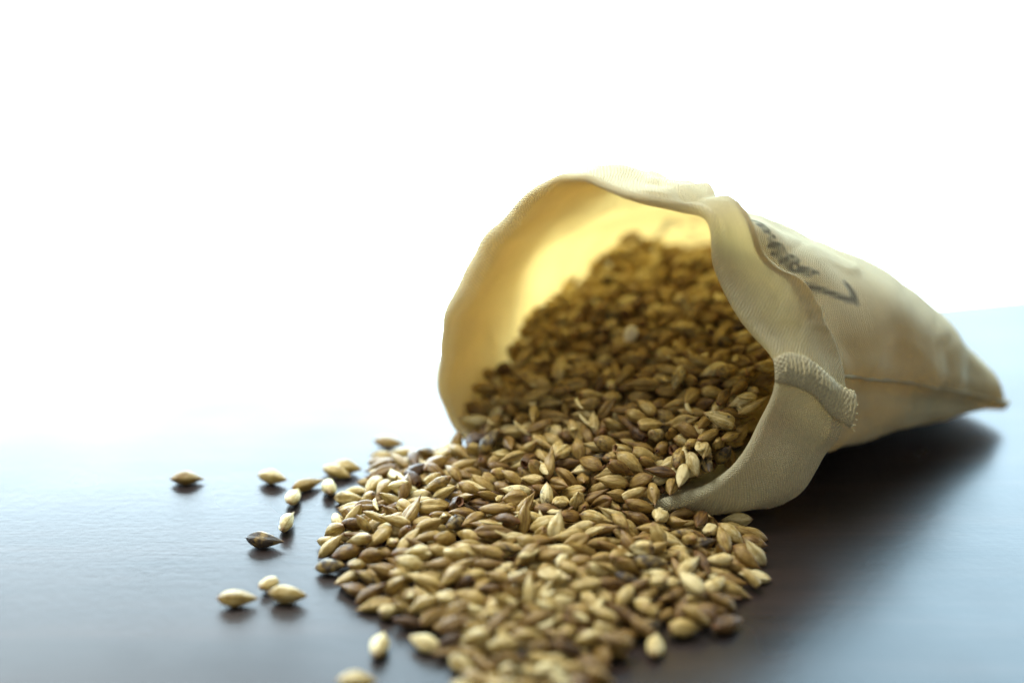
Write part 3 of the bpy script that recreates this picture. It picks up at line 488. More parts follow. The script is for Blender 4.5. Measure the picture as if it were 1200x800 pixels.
(618,3426,289,161,-18,58,77,77,1),(-223,3340,50,-14,-167,78,76,77,0),(-52,3603,132,-146,-11,-1,79,73,1),(254,3366,169,59,39,93,77,70,1),(244,3115,71,92,175,-30,87,70,0),(-101,3306,50,-175,8,22,82,75,0),
(435,3160,139,-17,14,11,88,69,1),(326,3802,281,120,-9,10,81,70,1),(-273,2930,16,-52,-190,31,82,72,0),(188,3735,209,108,44,10,87,71,1),(364,3998,326,-146,49,62,72,77,1),(460,3613,275,98,5,-168,87,83,1),
(-29,2727,39,-41,-25,43,88,73,0),(6,3095,65,-173,-39,84,81,66,0),(438,3020,42,32,169,96,86,81,0),(556,3711,312,-50,-39,-63,88,68,1),(333,4135,340,-59,182,43,83,77,1),(153,3701,202,3,95,173,80,74,1),
(-54,3290,54,37,-149,116,84,73,0),(315,3103,77,196,-5,4,85,75,0),(49,3182,68,-31,-42,-20,88,82,0),(-39,3333,84,109,43,70,78,69,0),(0,3443,116,-92,-11,32,85,70,1),(330,3466,199,-86,180,-5,84,80,1),
(-205,2772,23,43,-32,174,78,70,0),(-138,3185,52,24,166,103,77,83,0),(300,3606,236,166,43,6,81,76,1),(1,3041,50,-90,-22,-8,82,82,0),(15,3569,163,174,72,67,82,69,1),(335,3126,95,-1,-104,-171,82,70,0),
(-244,2788,17,-30,103,-167,75,70,0),(445,3314,202,-17,184,-76,96,80,1),(333,3881,314,55,-146,-120,90,75,1),(216,3922,279,86,-13,10,91,82,1),(48,2757,46,-75,157,98,84,74,0),(148,3746,201,189,60,7,91,73,1),
(560,3088,17,34,10,2,83,77,0),(-52,3408,102,-28,-67,9,87,73,1),(395,3320,181,-55,45,-28,80,75,1),(-80,3480,91,-176,-61,41,77,73,1),(22,2920,36,-12,-83,-164,86,68,0),(359,3165,87,69,177,28,92,76,1),
(421,3692,282,-22,-160,118,86,75,1),(356,3085,63,20,-171,-101,75,62,0),(517,3963,363,86,-89,-157,87,69,1),(330,2885,44,-7,-194,42,96,85,0),(258,4031,318,6,194,13,78,72,1),(525,3267,210,-14,23,-109,82,77,1),
(-38,3068,60,-178,-2,-7,86,77,0),(-21,2418,39,-25,-28,196,96,81,0),(562,2944,18,63,157,103,87,72,0),(-177,2940,47,6,-164,111,91,75,0),(-44,3000,42,9,26,198,77,73,0),(478,3113,39,3,-48,-85,85,71,0),
(53,3120,68,123,-101,-22,81,70,0),(410,4146,356,199,-4,1,82,72,1),(31,2607,22,-7,192,54,89,74,0),(405,3159,99,-29,-23,-103,82,81,1),(303,3391,175,82,-5,-44,86,67,1),(517,3889,341,18,188,-58,85,73,1),
(-266,2830,15,7,16,191,80,65,0),(486,3259,207,-149,131,-8,80,85,1),(339,3413,189,58,21,-6,87,80,1),(63,3750,195,-101,41,-148,72,73,1),(644,3663,349,74,-183,-3,84,73,1),(94,3461,147,2,167,-110,87,77,1),
(396,2791,16,3,-35,197,82,71,0),(248,4133,294,-69,-53,146,78,81,1),(-161,3461,42,-200,11,6,78,78,0),(277,3117,47,15,169,-106,77,75,0),(559,4053,389,-16,-47,-192,86,68,1),(112,3084,53,191,17,57,92,71,0),
(210,3297,124,-15,23,-168,89,79,1),(-225,3297,43,-27,28,196,90,73,0),(-351,3353,21,-50,-183,-64,84,78,0),(612,3854,391,-57,188,-4,81,76,1),(305,2787,17,-197,-11,-7,87,75,0),(-76,3441,98,-96,159,51,84,77,1),
(-40,3183,50,-53,-75,-177,88,75,0),(476,3689,272,-9,-84,-87,70,80,1),(581,2985,21,106,17,-9,83,80,0),(329,3621,259,-127,131,-82,77,69,1),(-244,2880,39,-180,18,-27,78,73,0),(5,3361,105,-43,-187,57,79,62,1),
(630,3681,321,-84,43,36,87,79,1),(263,3828,306,8,117,-162,87,83,1),(375,3463,228,171,16,12,92,80,1),(98,3622,176,-65,49,32,78,73,1),(-32,3452,71,-3,-194,-40,82,74,1),(-214,3089,43,-28,12,-13,76,72,0),
(315,3742,270,-39,-23,-47,98,76,1),(672,3455,216,30,-90,-176,87,68,1),(19,3419,109,43,-177,-72,85,68,1),(-331,3196,29,-23,154,-121,96,70,0),(541,3650,284,-189,-20,-34,74,79,1),(-308,3357,25,-72,-177,-39,87,62,0),
(82,3813,213,-22,-194,-40,86,68,1),(630,3615,320,18,-7,59,91,74,1),(-122,2785,18,-41,-99,157,94,74,0),(614,3926,385,-27,-157,111,78,72,1),(130,2681,17,197,-2,-2,85,76,0),(430,3383,201,-24,118,-152,85,76,1),
(-406,3190,15,7,-34,197,87,66,0),(141,3058,46,49,37,24,81,82,0),(183,3550,196,165,-70,79,88,73,1),(555,3399,258,-176,-42,14,84,73,1),(577,3439,279,-11,82,-168,80,68,1),(371,3210,132,20,-192,51,86,72,1),
(418,3238,133,13,11,-63,78,73,1),(-156,3268,45,152,-83,-20,82,65,0),(-64,2869,44,35,48,-191,83,78,0),(-2,2864,39,172,-23,6,85,60,0),(342,2963,38,-114,67,81,81,75,0),(262,2713,15,-191,47,-16,86,68,0),
(154,3959,252,-25,-13,9,92,73,1),(-84,3362,47,90,41,29,80,71,0),(101,3330,112,2,10,-28,83,69,1),(131,3849,224,-124,-17,31,82,69,1),(130,3633,204,107,-124,-113,86,74,1),(64,3925,247,-109,-109,-8,76,67,1),
(-296,3143,40,-159,-33,21,80,78,0),(-185,2807,21,-45,-142,133,81,74,0),(56,3426,133,-97,-10,14,74,73,1),(660,3413,282,-191,5,-58,87,76,1),(7,2641,18,3,197,-34,81,80,0),(88,3521,169,32,0,197,80,75,1),
(361,3777,296,-15,63,189,84,64,1),(-94,2440,19,106,-15,-43,83,78,0),(-133,2669,18,30,11,14,91,80,0),(589,3676,309,103,-160,-56,78,72,1),(463,3202,166,-8,-57,-115,81,75,1),(466,3351,199,88,-33,-10,88,75,1),
(257,3510,184,-173,18,-24,89,76,1),(355,3306,152,28,-162,112,81,72,1),(180,3165,65,-26,-20,-10,82,70,0),(-5,2933,50,187,30,38,87,65,0),(369,3392,204,-169,25,50,84,74,1),(43,2898,46,-178,-36,44,82,75,0),
(120,2897,42,8,-108,168,82,71,0),(401,3614,265,21,-6,191,77,80,1),(-316,2875,18,10,34,197,95,83,0),(-73,2615,15,-2,35,197,77,67,0),(172,3249,83,-37,17,196,85,80,1),(171,2832,53,23,-16,29,77,74,0),
(27,3015,35,-25,196,32,81,75,0),(358,3257,129,70,178,-56,97,71,1),(229,3566,183,100,23,141,74,85,1),(573,3915,368,77,-184,-6,82,63,1),(165,3273,111,-39,49,-189,88,75,1),(394,4216,335,43,45,-169,79,74,1),
(-79,2975,40,-131,52,-57,82,74,0),(472,3004,20,2,-35,14,77,74,0),(-275,3078,49,12,48,18,74,78,0),(245,3539,201,-13,-118,-151,74,70,1),(518,3254,109,141,-119,76,88,69,1),(563,3304,140,11,169,105,85,78,1),
(214,3847,242,-136,-4,4,94,82,1),(579,3306,208,105,31,-107,76,66,1),(-358,2946,16,-40,193,-32,82,70,0),(6,3603,153,-99,11,12,83,80,1),(512,3245,153,29,164,99,94,76,1),(86,3166,54,-47,193,-24,84,64,0),
(241,2950,38,-26,31,195,76,71,0),(373,3464,193,-167,-54,30,74,69,1),(381,3847,303,141,33,15,94,67,1),(273,3467,174,-9,-21,-23,80,70,1),(631,3734,357,144,-1,-9,76,71,1),(161,3799,239,-74,88,-143,86,75,1),
(88,2631,19,-169,-12,-4,89,77,0),(160,3457,130,-73,185,-21,85,64,1),(368,3077,26,27,-47,-58,76,72,0),(-180,3220,56,-15,64,186,89,71,0),(491,3223,148,101,-22,-70,82,60,1),(444,2836,16,-186,65,-19,95,72,0),
(314,3983,313,17,3,-199,79,70,1),(462,4028,352,30,-52,-183,93,74,1),(-177,3428,39,51,42,188,72,62,0),(362,4062,314,196,24,-30,88,78,1),(397,3419,196,46,150,123,82,72,1),(123,3223,91,9,-177,-92,75,81,0),
(122,2787,15,-196,-16,1,90,66,0),(271,3945,310,15,-102,165,82,75,1),(-47,2905,52,-24,-122,142,85,72,0),(233,3389,153,183,34,-25,86,68,1),(-348,3231,17,-50,-190,-36,73,75,0),(169,2797,38,29,6,12,69,77,0),
(97,3217,59,-150,29,31,90,77,0),(30,3265,64,-1,-150,-119,86,78,0),(471,4107,360,42,-25,72,91,74,1),(-163,2985,49,89,28,68,80,68,0),(-76,3028,47,12,-43,-189,93,68,0),(304,2884,17,26,-195,35,69,74,0),
(-168,2867,43,-23,170,102,84,74,0),(641,3766,363,-33,-61,186,95,79,1),(23,3672,158,165,-7,-51,85,75,1),(417,3971,341,126,38,62,86,65,1),(-211,3488,16,53,192,11,87,67,0),(357,3362,188,-22,-5,-13,83,76,1),
(395,3284,139,-13,179,87,87,70,1),(342,3511,184,-115,-11,4,85,79,1),(0,3542,100,-125,153,-26,86,78,1),(313,3699,248,132,-10,-15,93,70,1),(319,3580,233,-73,132,129,82,76,1),(-15,2929,16,-2,-35,187,85,73,0),
(122,2607,16,30,-190,53,85,66,0),(676,3542,349,57,56,182,81,75,1),(260,3417,160,-30,-197,-4,85,71,1),(-334,3302,22,23,-189,-60,77,66,0),(-315,3164,16,197,-10,-11,84,71,0),(17,3220,70,-195,28,19,82,74,0),
(207,3219,86,-191,-53,-15,80,70,0),(-51,2781,16,4,197,34,89,72,0),(58,3053,35,113,-5,22,88,84,0),(546,3785,356,190,-23,3,86,72,1),(272,2868,43,-73,-2,-19,80,75,0),(67,3734,167,-28,32,186,87,69,1),
(34,3780,177,-146,117,-54,98,73,1),(363,3185,112,-29,64,60,82,69,1),(471,3194,134,198,-24,4,89,81,1),(416,3333,148,-32,17,-197,83,67,1),(339,3779,259,196,22,-35,87,64,1),(591,3627,299,29,-183,-74,85,85,1),
(-101,3051,44,-46,-20,82,87,67,0),(435,4050,359,-87,162,78,70,76,1),(222,3711,220,6,129,-152,92,82,1),(407,3917,307,192,40,-38,82,69,1),(352,3337,169,-44,18,150,90,66,1),(349,3058,45,20,-30,-14,67,74,0),
(41,3879,210,-149,-38,108,82,75,1),(157,3378,124,-175,49,-11,84,83,1),(153,3341,114,21,52,191,75,75,1),(521,3012,18,57,90,152,84,72,0),(595,3540,300,-85,-14,-2,91,64,1),(392,2897,17,-32,9,2,88,76,0),
(229,3809,255,182,83,8,84,68,1),(489,4080,360,-114,-40,28,77,72,1),(540,3926,357,-22,127,-145,82,70,1),(135,3537,133,-100,-46,115,84,70,1),(296,3185,73,11,15,-195,78,75,1),(94,3964,246,-66,-64,56,78,76,1),
(517,3275,170,-28,75,98,78,81,1),(206,2757,18,-25,-168,103,84,72,0),(153,3419,119,188,-34,36,72,74,1),(525,3464,254,-75,6,20,89,74,1),(529,3370,236,-76,37,-54,81,65,1),(-343,3086,33,-168,-100,0,83,68,0),
(-333,3263,16,191,-47,-18,76,73,0),(275,3433,184,-9,4,-13,79,68,1),(557,3281,214,112,-87,-62,85,76,1),(0,3393,89,29,72,180,84,72,1),(-402,3159,22,-137,11,19,91,75,0),(164,3143,35,40,-38,-192,92,80,0),
(685,3495,308,-19,7,198,84,75,1),(525,4037,362,68,-7,34,78,69,1),(99,3756,176,-60,-78,154,91,78,1),(236,3270,103,11,72,-186,91,73,1),(605,3969,371,-49,190,-19,76,71,1),(481,2972,15,10,-34,-197,88,65,0),
(472,3079,16,101,169,34,91,73,0),(537,3333,217,-9,122,-158,82,71,1),(455,3570,261,1,-159,-122,77,81,1),(-184,2719,17,35,-1,-55,82,75,0),(448,3531,258,-168,-65,-28,87,78,1),(248,3737,180,-3,9,199,84,81,1),
(432,3785,291,-15,-192,-47,75,82,1),(693,3442,321,50,-50,-181,87,65,1),(38,2684,16,197,7,-9,74,72,0),(269,3244,99,27,-164,111,85,71,1),(300,2954,37,-187,53,23,87,75,0),(73,3391,118,-78,6,-91,85,83,1),
(399,3881,309,141,19,15,85,76,1),(-54,3653,144,-30,158,-113,83,72,1),(126,3786,220,156,82,66,90,74,1),(246,3031,45,-53,-11,57,90,70,0),(80,2448,16,25,25,95,75,72,0),(244,3360,138,-35,-25,-188,82,80,1),
(184,3442,150,-63,189,-20,82,77,1),(173,3309,129,184,78,-1,75,68,1),(139,3519,179,7,-10,-72,85,71,1),(98,2839,17,-187,61,-5,95,77,0),(375,3749,287,192,9,-2,73,76,1),(317,4215,321,-140,138,28,74,69,1),
(560,3495,294,-128,-35,13,77,69,1),(114,2966,35,165,-6,8,87,74,0),(620,3326,247,192,38,38,89,77,1),(307,3911,300,3,116,163,87,79,1),(87,3024,17,-197,-8,1,89,76,0),(-34,3467,102,61,4,-29,77,70,1),
(-26,3690,141,-195,-25,-36,87,65,1),(361,3830,276,67,-1,7,83,74,1),(5,3432,80,57,-157,100,83,75,1),(429,3453,226,115,12,52,79,73,1),(151,3280,85,10,-198,20,91,62,1),(463,3750,277,32,16,-13,82,77,1),
(242,3777,237,181,-43,19,81,70,1),(213,3417,143,196,22,-13,83,69,1),(-261,3349,32,-177,-17,22,85,72,0),(418,3488,245,196,26,-18,79,73,1),(324,3480,169,27,34,194,80,72,1),(61,3570,187,95,-5,-76,83,71,1),
(-231,3026,37,115,104,-65,75,71,0),(265,3700,203,-13,124,-137,71,77,1),(169,4077,270,38,-105,-145,86,73,1),(-127,2845,37,28,35,-193,76,76,0),(66,3362,92,15,193,-16,84,68,1),(-246,3471,20,105,-38,2,81,71,0),
(-206,3122,40,-135,-1,-6,85,70,0),(-103,3390,45,-161,-46,-24,85,75,0),(-261,3388,32,-29,167,-94,85,67,0),(246,3745,229,15,171,86,90,73,1),(579,3729,333,196,-21,18,85,68,1),(-87,2651,20,104,26,33,78,82,0),
(464,3765,310,-180,-10,5,76,75,1),(227,2905,35,196,-2,-1,94,75,0),(22,3510,142,-111,-28,-40,80,77,1),(430,4036,326,0,200,11,84,66,1),(477,3974,335,-27,176,90,79,74,1),(510,3476,225,-71,-16,31,82,68,1),
(489,3506,221,25,-190,-53,86,81,1),(138,2990,54,31,103,167,81,75,0),(106,3126,57,25,-10,-18,91,82,0),(-187,2931,16,33,14,29,83,73,0),(134,2716,21,174,2,40,80,71,0),(226,2977,16,197,-6,-2,77,70,0),
(-261,3317,17,196,15,13,80,76,0),(188,3879,241,11,-25,22,83,73,1),(480,3352,152,-163,6,-20,96,72,1),(500,3378,208,-61,-145,115,89,85,1),(259,3152,72,119,-73,63,85,75,0),(601,3757,339,24,5,196,76,67,1),
(640,3810,358,-33,119,-157,81,64,1),(246,3884,270,-40,188,-43,89,71,1),(316,3362,150,-18,-31,-179,71,75,1),(-358,3036,16,-7,197,35,86,70,0),(-97,2813,20,-9,-145,135,85,74,0),(359,2926,16,-28,-11,13,79,71,0),
(341,2852,15,-3,-34,-197,82,64,0),(-198,3363,47,38,-31,-75,81,71,0),(-211,3202,36,30,1,188,77,65,0),(297,4044,303,-4,199,12,84,73,1),(34,3842,140,112,-66,146,87,73,1),(107,3793,186,-54,6,-77,82,63,1),
(320,3224,143,28,10,14,73,68,1),(133,3196,72,9,-4,31,88,66,0),(110,3862,199,-18,-21,-189,76,74,1),(499,3596,272,-193,-40,36,79,72,1),(87,3534,138,4,16,46,80,80,1),(382,4254,339,-26,191,38,84,78,1),
(359,3717,249,185,-22,-21,83,74,1),(57,3630,121,-26,32,75,74,84,1),(276,4188,312,99,-147,-89,80,76,1),(396,2961,16,-12,13,-197,77,69,0),(400,2998,25,37,-94,172,77,79,0),(33,2880,17,-34,9,2,83,77,0),
(451,3270,158,3,-6,-200,81,68,1),(126,3469,115,-99,94,-121,96,77,1),(479,3288,70,-21,193,38,87,72,1),(669,3452,280,39,-32,-16,74,77,1),(-322,3387,15,196,19,5,94,65,0),(-293,3417,23,172,-32,28,89,74,0),
(-279,3041,16,57,-189,-33,83,71,0),(-292,3264,27,-80,18,105,88,66,0),(-300,3075,17,197,-1,10,82,78,0),(727,3419,297,-10,23,196,86,83,1),(192,3763,229,19,186,-68,80,64,1),(162,3812,177,-39,80,-178,86,71,1),
(172,3795,204,-58,183,-57,79,79,1),(149,3830,208,186,21,37,88,71,1),(215,3675,195,90,-175,-29,85,73,1),(239,3909,245,-54,14,-3,92,80,1),(-122,3115,34,54,-14,175,91,73,0),(565,3637,260,-23,189,52,88,72,1),
(421,3128,21,-48,19,48,92,78,0),(196,3592,174,15,-36,43,85,74,1),(613,3867,360,20,63,-189,90,85,1),(595,3707,284,-10,-193,49,78,75,1),(600,3736,306,162,-21,41,82,73,1),(-127,2894,38,9,104,167,74,74,0),
(-125,2960,39,-8,-198,25,76,74,0),(265,3940,271,85,-47,-74,92,74,1),(629,3490,287,-10,-61,-190,77,72,1),(337,3542,207,187,-4,14,86,72,1),(331,3239,111,-41,-7,-48,74,79,1),(308,3540,176,195,-9,-1,91,67,1),
(594,3944,342,-8,150,131,80,76,1),(221,3483,170,-64,85,169,79,69,1),(-50,2687,16,192,-44,-12,79,73,0),(608,3358,164,32,-19,96,84,71,1),(580,3996,345,-168,16,-32,70,71,1),(578,3998,377,-17,165,-107,77,69,1),
(579,4052,347,34,7,5,77,77,1),(604,4035,372,-43,9,13,91,77,1),(207,3392,121,0,-14,-16,86,76,1),(-2,2710,18,34,5,22,74,81,0),(242,3188,72,-36,132,132,80,76,0),(270,2927,18,10,197,34,85,83,0),
(195,3255,55,181,-21,8,74,70,1),(-86,3176,43,-107,18,-67,91,74,0),(528,3725,271,-198,10,-22,81,72,1),(267,2815,20,-33,32,-195,85,74,0),(228,2879,16,-197,0,-9,82,70,0),(194,2850,27,-123,-31,0,86,76,0),
(596,3901,352,-121,-40,31,86,70,1),(-40,3547,84,-51,-133,-139,80,72,1),(-7,3582,127,-151,24,73,91,65,1),(377,3936,300,9,-98,-166,83,74,1),(-157,3307,45,46,8,194,81,69,0),(235,3999,294,158,-58,-76,75,73,1),
(368,4124,328,193,23,37,89,67,1),(120,3958,219,72,4,36,87,74,1),(116,3695,173,-1,-97,-174,91,76,1),(200,3805,230,-95,159,-76,84,69,1),(537,3053,19,-170,21,0,86,78,0),(522,3682,271,19,-3,-192,92,73,1),
(534,3513,283,13,-133,-146,84,66,1),(168,3544,148,118,161,4,91,77,1),(98,2816,47,191,-7,-25,82,73,0),(79,2721,17,-43,-23,34,92,67,0),(102,3022,48,-164,-19,10,81,69,0),(463,3288,185,29,-130,-140,85,75,1),
(448,3475,200,-184,5,-22,89,86,1),(96,3253,57,-47,-38,189,87,70,0),(455,3265,126,196,-4,-18,87,75,1),(502,3284,135,40,39,-36,88,67,1),(481,3481,250,186,44,7,79,73,1),(555,3389,214,32,-65,-102,81,71,1),
(467,3433,210,11,-178,-90,76,83,1),(0,3149,58,197,28,9,86,73,0),(163,3227,51,48,110,-158,79,72,0),(29,3313,83,140,-10,30,77,80,0),(47,3418,76,-38,40,-192,81,63,1),(461,3654,265,-17,-57,-33,91,73,1),
(397,3496,214,12,194,38,82,75,1),(37,3665,113,-187,-30,-15,79,76,1),(88,3425,105,-7,150,117,79,79,1),(-175,3027,16,1,-34,-197,80,73,0),(-226,3061,28,13,-196,20,75,72,0),(279,3790,257,-33,-196,-21,74,79,1),
(304,3068,17,54,-160,-97,78,70,0),(323,3093,43,43,-191,-16,77,81,0),(292,3828,275,50,-69,-181,79,75,1),(50,3552,150,-181,-49,5,96,78,1),(514,4144,350,73,-156,-99,85,86,1),(514,4000,364,-187,-19,6,93,80,1),
(400,3672,264,-9,-162,117,79,67,1),(719,3472,355,10,-13,90,83,70,1),(725,3516,342,-192,-41,-38,85,66,1),(710,3859,396,64,-118,-147,92,72,1),(682,3729,377,-26,197,26,87,75,1),(-360,3130,18,7,169,106,85,75,0),
(-380,3100,27,55,27,-182,81,75,0),(270,3314,129,-43,24,13,93,72,1),(297,3695,186,-52,-48,-71,91,69,1),(275,3666,214,12,-12,-198,82,81,1),(258,3624,198,186,54,5,82,70,1),(320,3573,187,25,25,22,75,79,1),
(323,3298,130,-113,20,27,92,70,1),(270,3383,79,-29,191,51,86,75,1),(290,3864,289,-8,-24,-195,93,69,1),(281,3806,228,27,33,-21,81,70,1),(314,3751,234,63,-12,-40,82,76,1),(340,2997,15,-195,30,0,84,69,0),
(356,3022,37,-173,3,5,80,75,0),(356,2820,17,-5,-35,-195,80,75,0),(289,3965,287,39,16,-15,83,70,1),(413,4182,341,-3,-6,-198,78,85,1),(176,4038,264,-37,-47,-38,78,74,1),(440,2918,19,-16,-168,105,87,78,0),
(327,4163,323,31,-67,58,96,66,1),(277,4190,275,122,-22,55,83,66,1),(292,4116,291,-55,190,23,74,84,1),(209,3941,249,29,-197,8,90,68,1),(175,3950,205,31,35,163,83,84,1),(147,3896,201,56,159,108,74,68,1),
(196,3869,212,-57,-12,1,79,74,1),(170,3619,184,-25,167,105,95,77,1),(383,3274,94,-59,92,-162,81,68,1),(312,3159,86,66,-94,-164,89,64,0),(425,3227,79,-25,189,-56,91,76,1),(407,3085,16,188,-59,-15,76,74,0),
(446,3041,17,33,-13,-20,82,79,0),(207,3534,161,-180,86,1,88,65,1),(190,3506,176,-144,-112,-15,84,74,1),(363,3355,135,172,-93,0,91,70,1),(329,3510,218,-171,-36,-9,83,72,1),(351,3671,241,-111,-6,11,84,70,1),
(358,3641,228,46,173,39,84,72,1),(316,3645,202,95,-86,-22,79,78,1),(281,3091,26,72,-171,75,84,74,0),(209,3065,49,186,-44,3,81,79,0),(226,3101,46,120,-40,-27,90,76,0),(251,2847,17,-13,33,-194,83,75,0),
(349,4024,311,40,-84,176,77,76,1),(349,3862,281,-31,166,107,83,69,1),(380,3719,276,-2,-47,-190,83,64,1),(126,4008,238,-86,169,-18,85,78,1),(149,3995,262,-159,-55,32,72,71,1),(75,3909,203,39,-33,166,78,72,1),
(70,3823,160,24,28,-26,79,73,1),(469,4064,326,76,-26,-69,77,85,1),(356,3964,304,48,-191,31,87,78,1),(121,3750,146,-35,1,163,84,80,1),(185,3647,172,46,-12,-12,84,68,1),(110,3524,106,34,-192,43,82,76,1),
(167,3500,129,-19,63,-189,83,73,1),(92,3322,83,-193,49,19,84,75,1),(454,3263,96,0,-25,-194,97,66,1),(420,3196,111,-2,-8,199,79,76,1),(472,3229,117,-20,35,194,84,76,1),(410,3447,187,50,38,-190,77,72,1),
(147,3211,17,28,195,-36,74,79,0),(168,3098,37,19,53,-17,83,65,0),(155,3010,32,0,46,186,77,62,0),(183,3033,47,-5,198,29,78,71,0),(180,2959,39,-174,-37,25,76,75,0),(163,2921,44,20,-38,-6,82,74,0),
(140,2856,37,189,56,-6,86,78,0),(183,2923,17,-28,-22,74,83,75,0),(183,2731,16,32,-16,-40,80,70,0),(487,3640,244,6,175,-95,82,69,1),(436,3651,283,-186,-44,-56,79,70,1),(405,3598,218,162,-101,-36,82,77,1),
(462,3578,228,-190,17,-15,76,73,1),(389,3538,241,-27,188,30,74,68,1),(453,3844,289,-190,-19,-35,80,79,1),(435,3820,311,17,-37,-68,74,79,1),(131,2384,17,-193,-36,16,87,77,0),(177,2429,17,197,7,9,97,75,0),
(45,3800,149,-32,22,184,74,72,1),(17,3772,141,-189,-2,-30,76,76,1),(419,4005,315,143,-52,-2,85,78,1),(475,3993,305,127,-22,28,94,76,1),(482,3901,310,77,-123,-133,79,60,1),(462,3924,308,28,-92,-170,82,62,1),
(450,3879,322,167,70,79,79,73,1),(10,3650,137,83,174,-53,92,79,1),(69,3585,107,-133,28,-1,90,68,1),(77,3464,112,187,56,-3,83,80,1),(70,3554,115,-195,13,24,79,71,1),(47,3486,111,114,30,30,73,75,1),
(522,3331,124,-41,25,-190,78,74,1),(97,3255,92,-7,-196,-35,89,68,0),(37,3372,55,-194,29,15,75,73,1),(10,3356,77,-28,-9,192,88,70,0),(46,3240,39,6,-194,46,78,84,0),(17,3161,28,61,-47,27,94,74,0),
(45,3082,51,167,-3,27,82,74,0),(534,3427,258,4,82,-159,87,72,1),(581,3394,188,193,-2,14,78,71,1),(87,2912,17,-197,1,-12,66,77,0),(67,2815,19,23,-41,191,82,72,0),(111,2413,34,-9,100,-172,88,78,0),
(46,2297,15,-35,3,-65,76,66,0),(28,2241,16,-31,-19,48,67,69,0),(87,2334,18,105,19,48,83,75,0),(55,2396,16,-3,35,195,90,71,0),(40,2357,17,-196,13,8,78,76,0),(10,2387,27,71,-48,48,82,72,0),
(494,3516,260,155,32,4,95,76,1),(-46,3625,100,-56,-13,-192,80,77,1),(-13,3592,80,183,30,-3,70,76,1),(11,3556,67,-34,-193,31,83,75,1),(580,3847,333,199,6,-10,92,68,1),(499,3814,337,-5,29,196,75,70,1),
(512,3739,305,156,-92,84,87,80,1),(-19,3493,85,-193,36,-37,88,72,1),(2,3408,59,-36,17,-31,73,67,1),(-7,3264,41,7,-171,101,73,82,0),(-1,3297,52,-104,26,-24,81,69,0),(-17,3332,55,159,-38,43,71,79,0),
(-24,3109,58,-7,-125,-138,81,78,0),(-54,3165,17,12,-33,-196,88,76,0),(-48,3205,22,55,88,170,79,74,0),(-35,3057,21,167,17,-29,88,71,0),(-43,3128,34,178,86,7,74,76,0),(-42,2980,17,-195,-5,-8,90,72,0),
(649,4006,378,27,-144,-136,75,70,1),(-31,3555,122,52,138,122,75,73,1),(-9,2342,17,21,168,104,86,71,0),(-3,2287,21,-26,192,37,86,78,0),(-59,2394,16,0,34,-197,84,72,0),(1,2436,18,-195,30,-13,93,80,0),
(-26,2369,36,-29,-160,116,78,70,0),(81,3494,132,-39,21,-195,82,68,1),(-68,3582,103,-35,20,-188,77,77,1),(35,3529,111,-45,70,-50,82,75,1),(-75,3525,98,8,-170,88,79,78,1),(10,3519,73,27,7,-198,84,75,1),
(625,3379,214,14,154,-126,77,64,1),(589,3382,247,149,37,35,84,79,1),(-128,3415,52,-39,183,19,81,71,0),(-159,3479,15,23,28,181,68,65,0),(-96,3272,40,170,-16,0,89,75,0),(-136,3181,17,-34,6,-5,91,76,0),
(-98,3217,17,32,17,36,76,75,0),(669,3659,370,194,34,-34,97,75,1),(630,3607,287,-42,152,-123,88,72,1),(565,3491,262,-5,-38,-37,85,74,1),(604,3519,278,3,168,-104,85,78,1),(-151,3092,46,-198,18,19,79,66,0),
(-154,3057,36,-38,110,161,86,75,0),(-86,3010,18,98,-1,-21,82,71,0),(-136,3078,16,-107,1,-19,85,66,0),(-139,2990,19,4,169,-106,82,80,0),(697,3880,351,-108,0,45,89,79,1),(665,3886,387,196,-19,35,94,78,1),
(677,3926,387,-161,-96,-50,81,70,1),(644,3927,407,-78,-180,37,82,73,1),(564,3801,328,101,-144,-96,80,77,1),(621,3831,347,33,-196,15,83,69,1),(645,3838,373,-86,7,41,84,72,1),(690,3913,347,106,10,22,84,69,1),
(684,3779,380,-192,41,34,71,75,1),(663,3814,385,179,40,14,73,63,1),(-144,2746,18,12,-103,-171,87,73,0),(-92,2723,18,6,107,169,82,72,0),(-187,3445,16,-197,1,8,94,71,0),(-195,3411,17,107,2,-15,84,71,0),
(-215,3278,18,8,43,-195,79,76,0),(-239,3177,17,33,-194,-32,84,77,0),(-190,3252,35,12,-158,121,75,74,0),(-226,3099,16,17,31,191,82,70,0),(-176,3144,17,-32,194,35,89,76,0),(-179,2898,25,25,-190,-11,81,77,0),
(-216,2974,15,21,196,-35,78,69,0),(-239,2997,34,-16,139,112,85,72,0),(-187,2843,16,34,10,5,79,71,0),(-221,2886,16,-11,-33,191,68,70,0),(-267,3444,16,189,-55,-1,79,70,0),(726,3451,276,55,88,167,91,76,1),
(732,3451,314,-183,70,-38,83,64,1),(659,3961,386,46,7,17,90,80,1),(636,3989,405,-191,-58,-16,91,70,1),(520,3342,184,174,-17,4,73,75,1),(695,3636,346,-165,-25,0,88,71,1),(699,3639,378,105,29,39,89,68,1),
(690,3664,330,-12,109,-162,89,78,1),(745,3553,277,51,96,-167,78,67,1),(698,3564,355,-80,36,-82,83,65,1),(-262,3248,20,192,21,37,89,71,0),(-248,2953,24,-19,-142,119,81,75,0)]

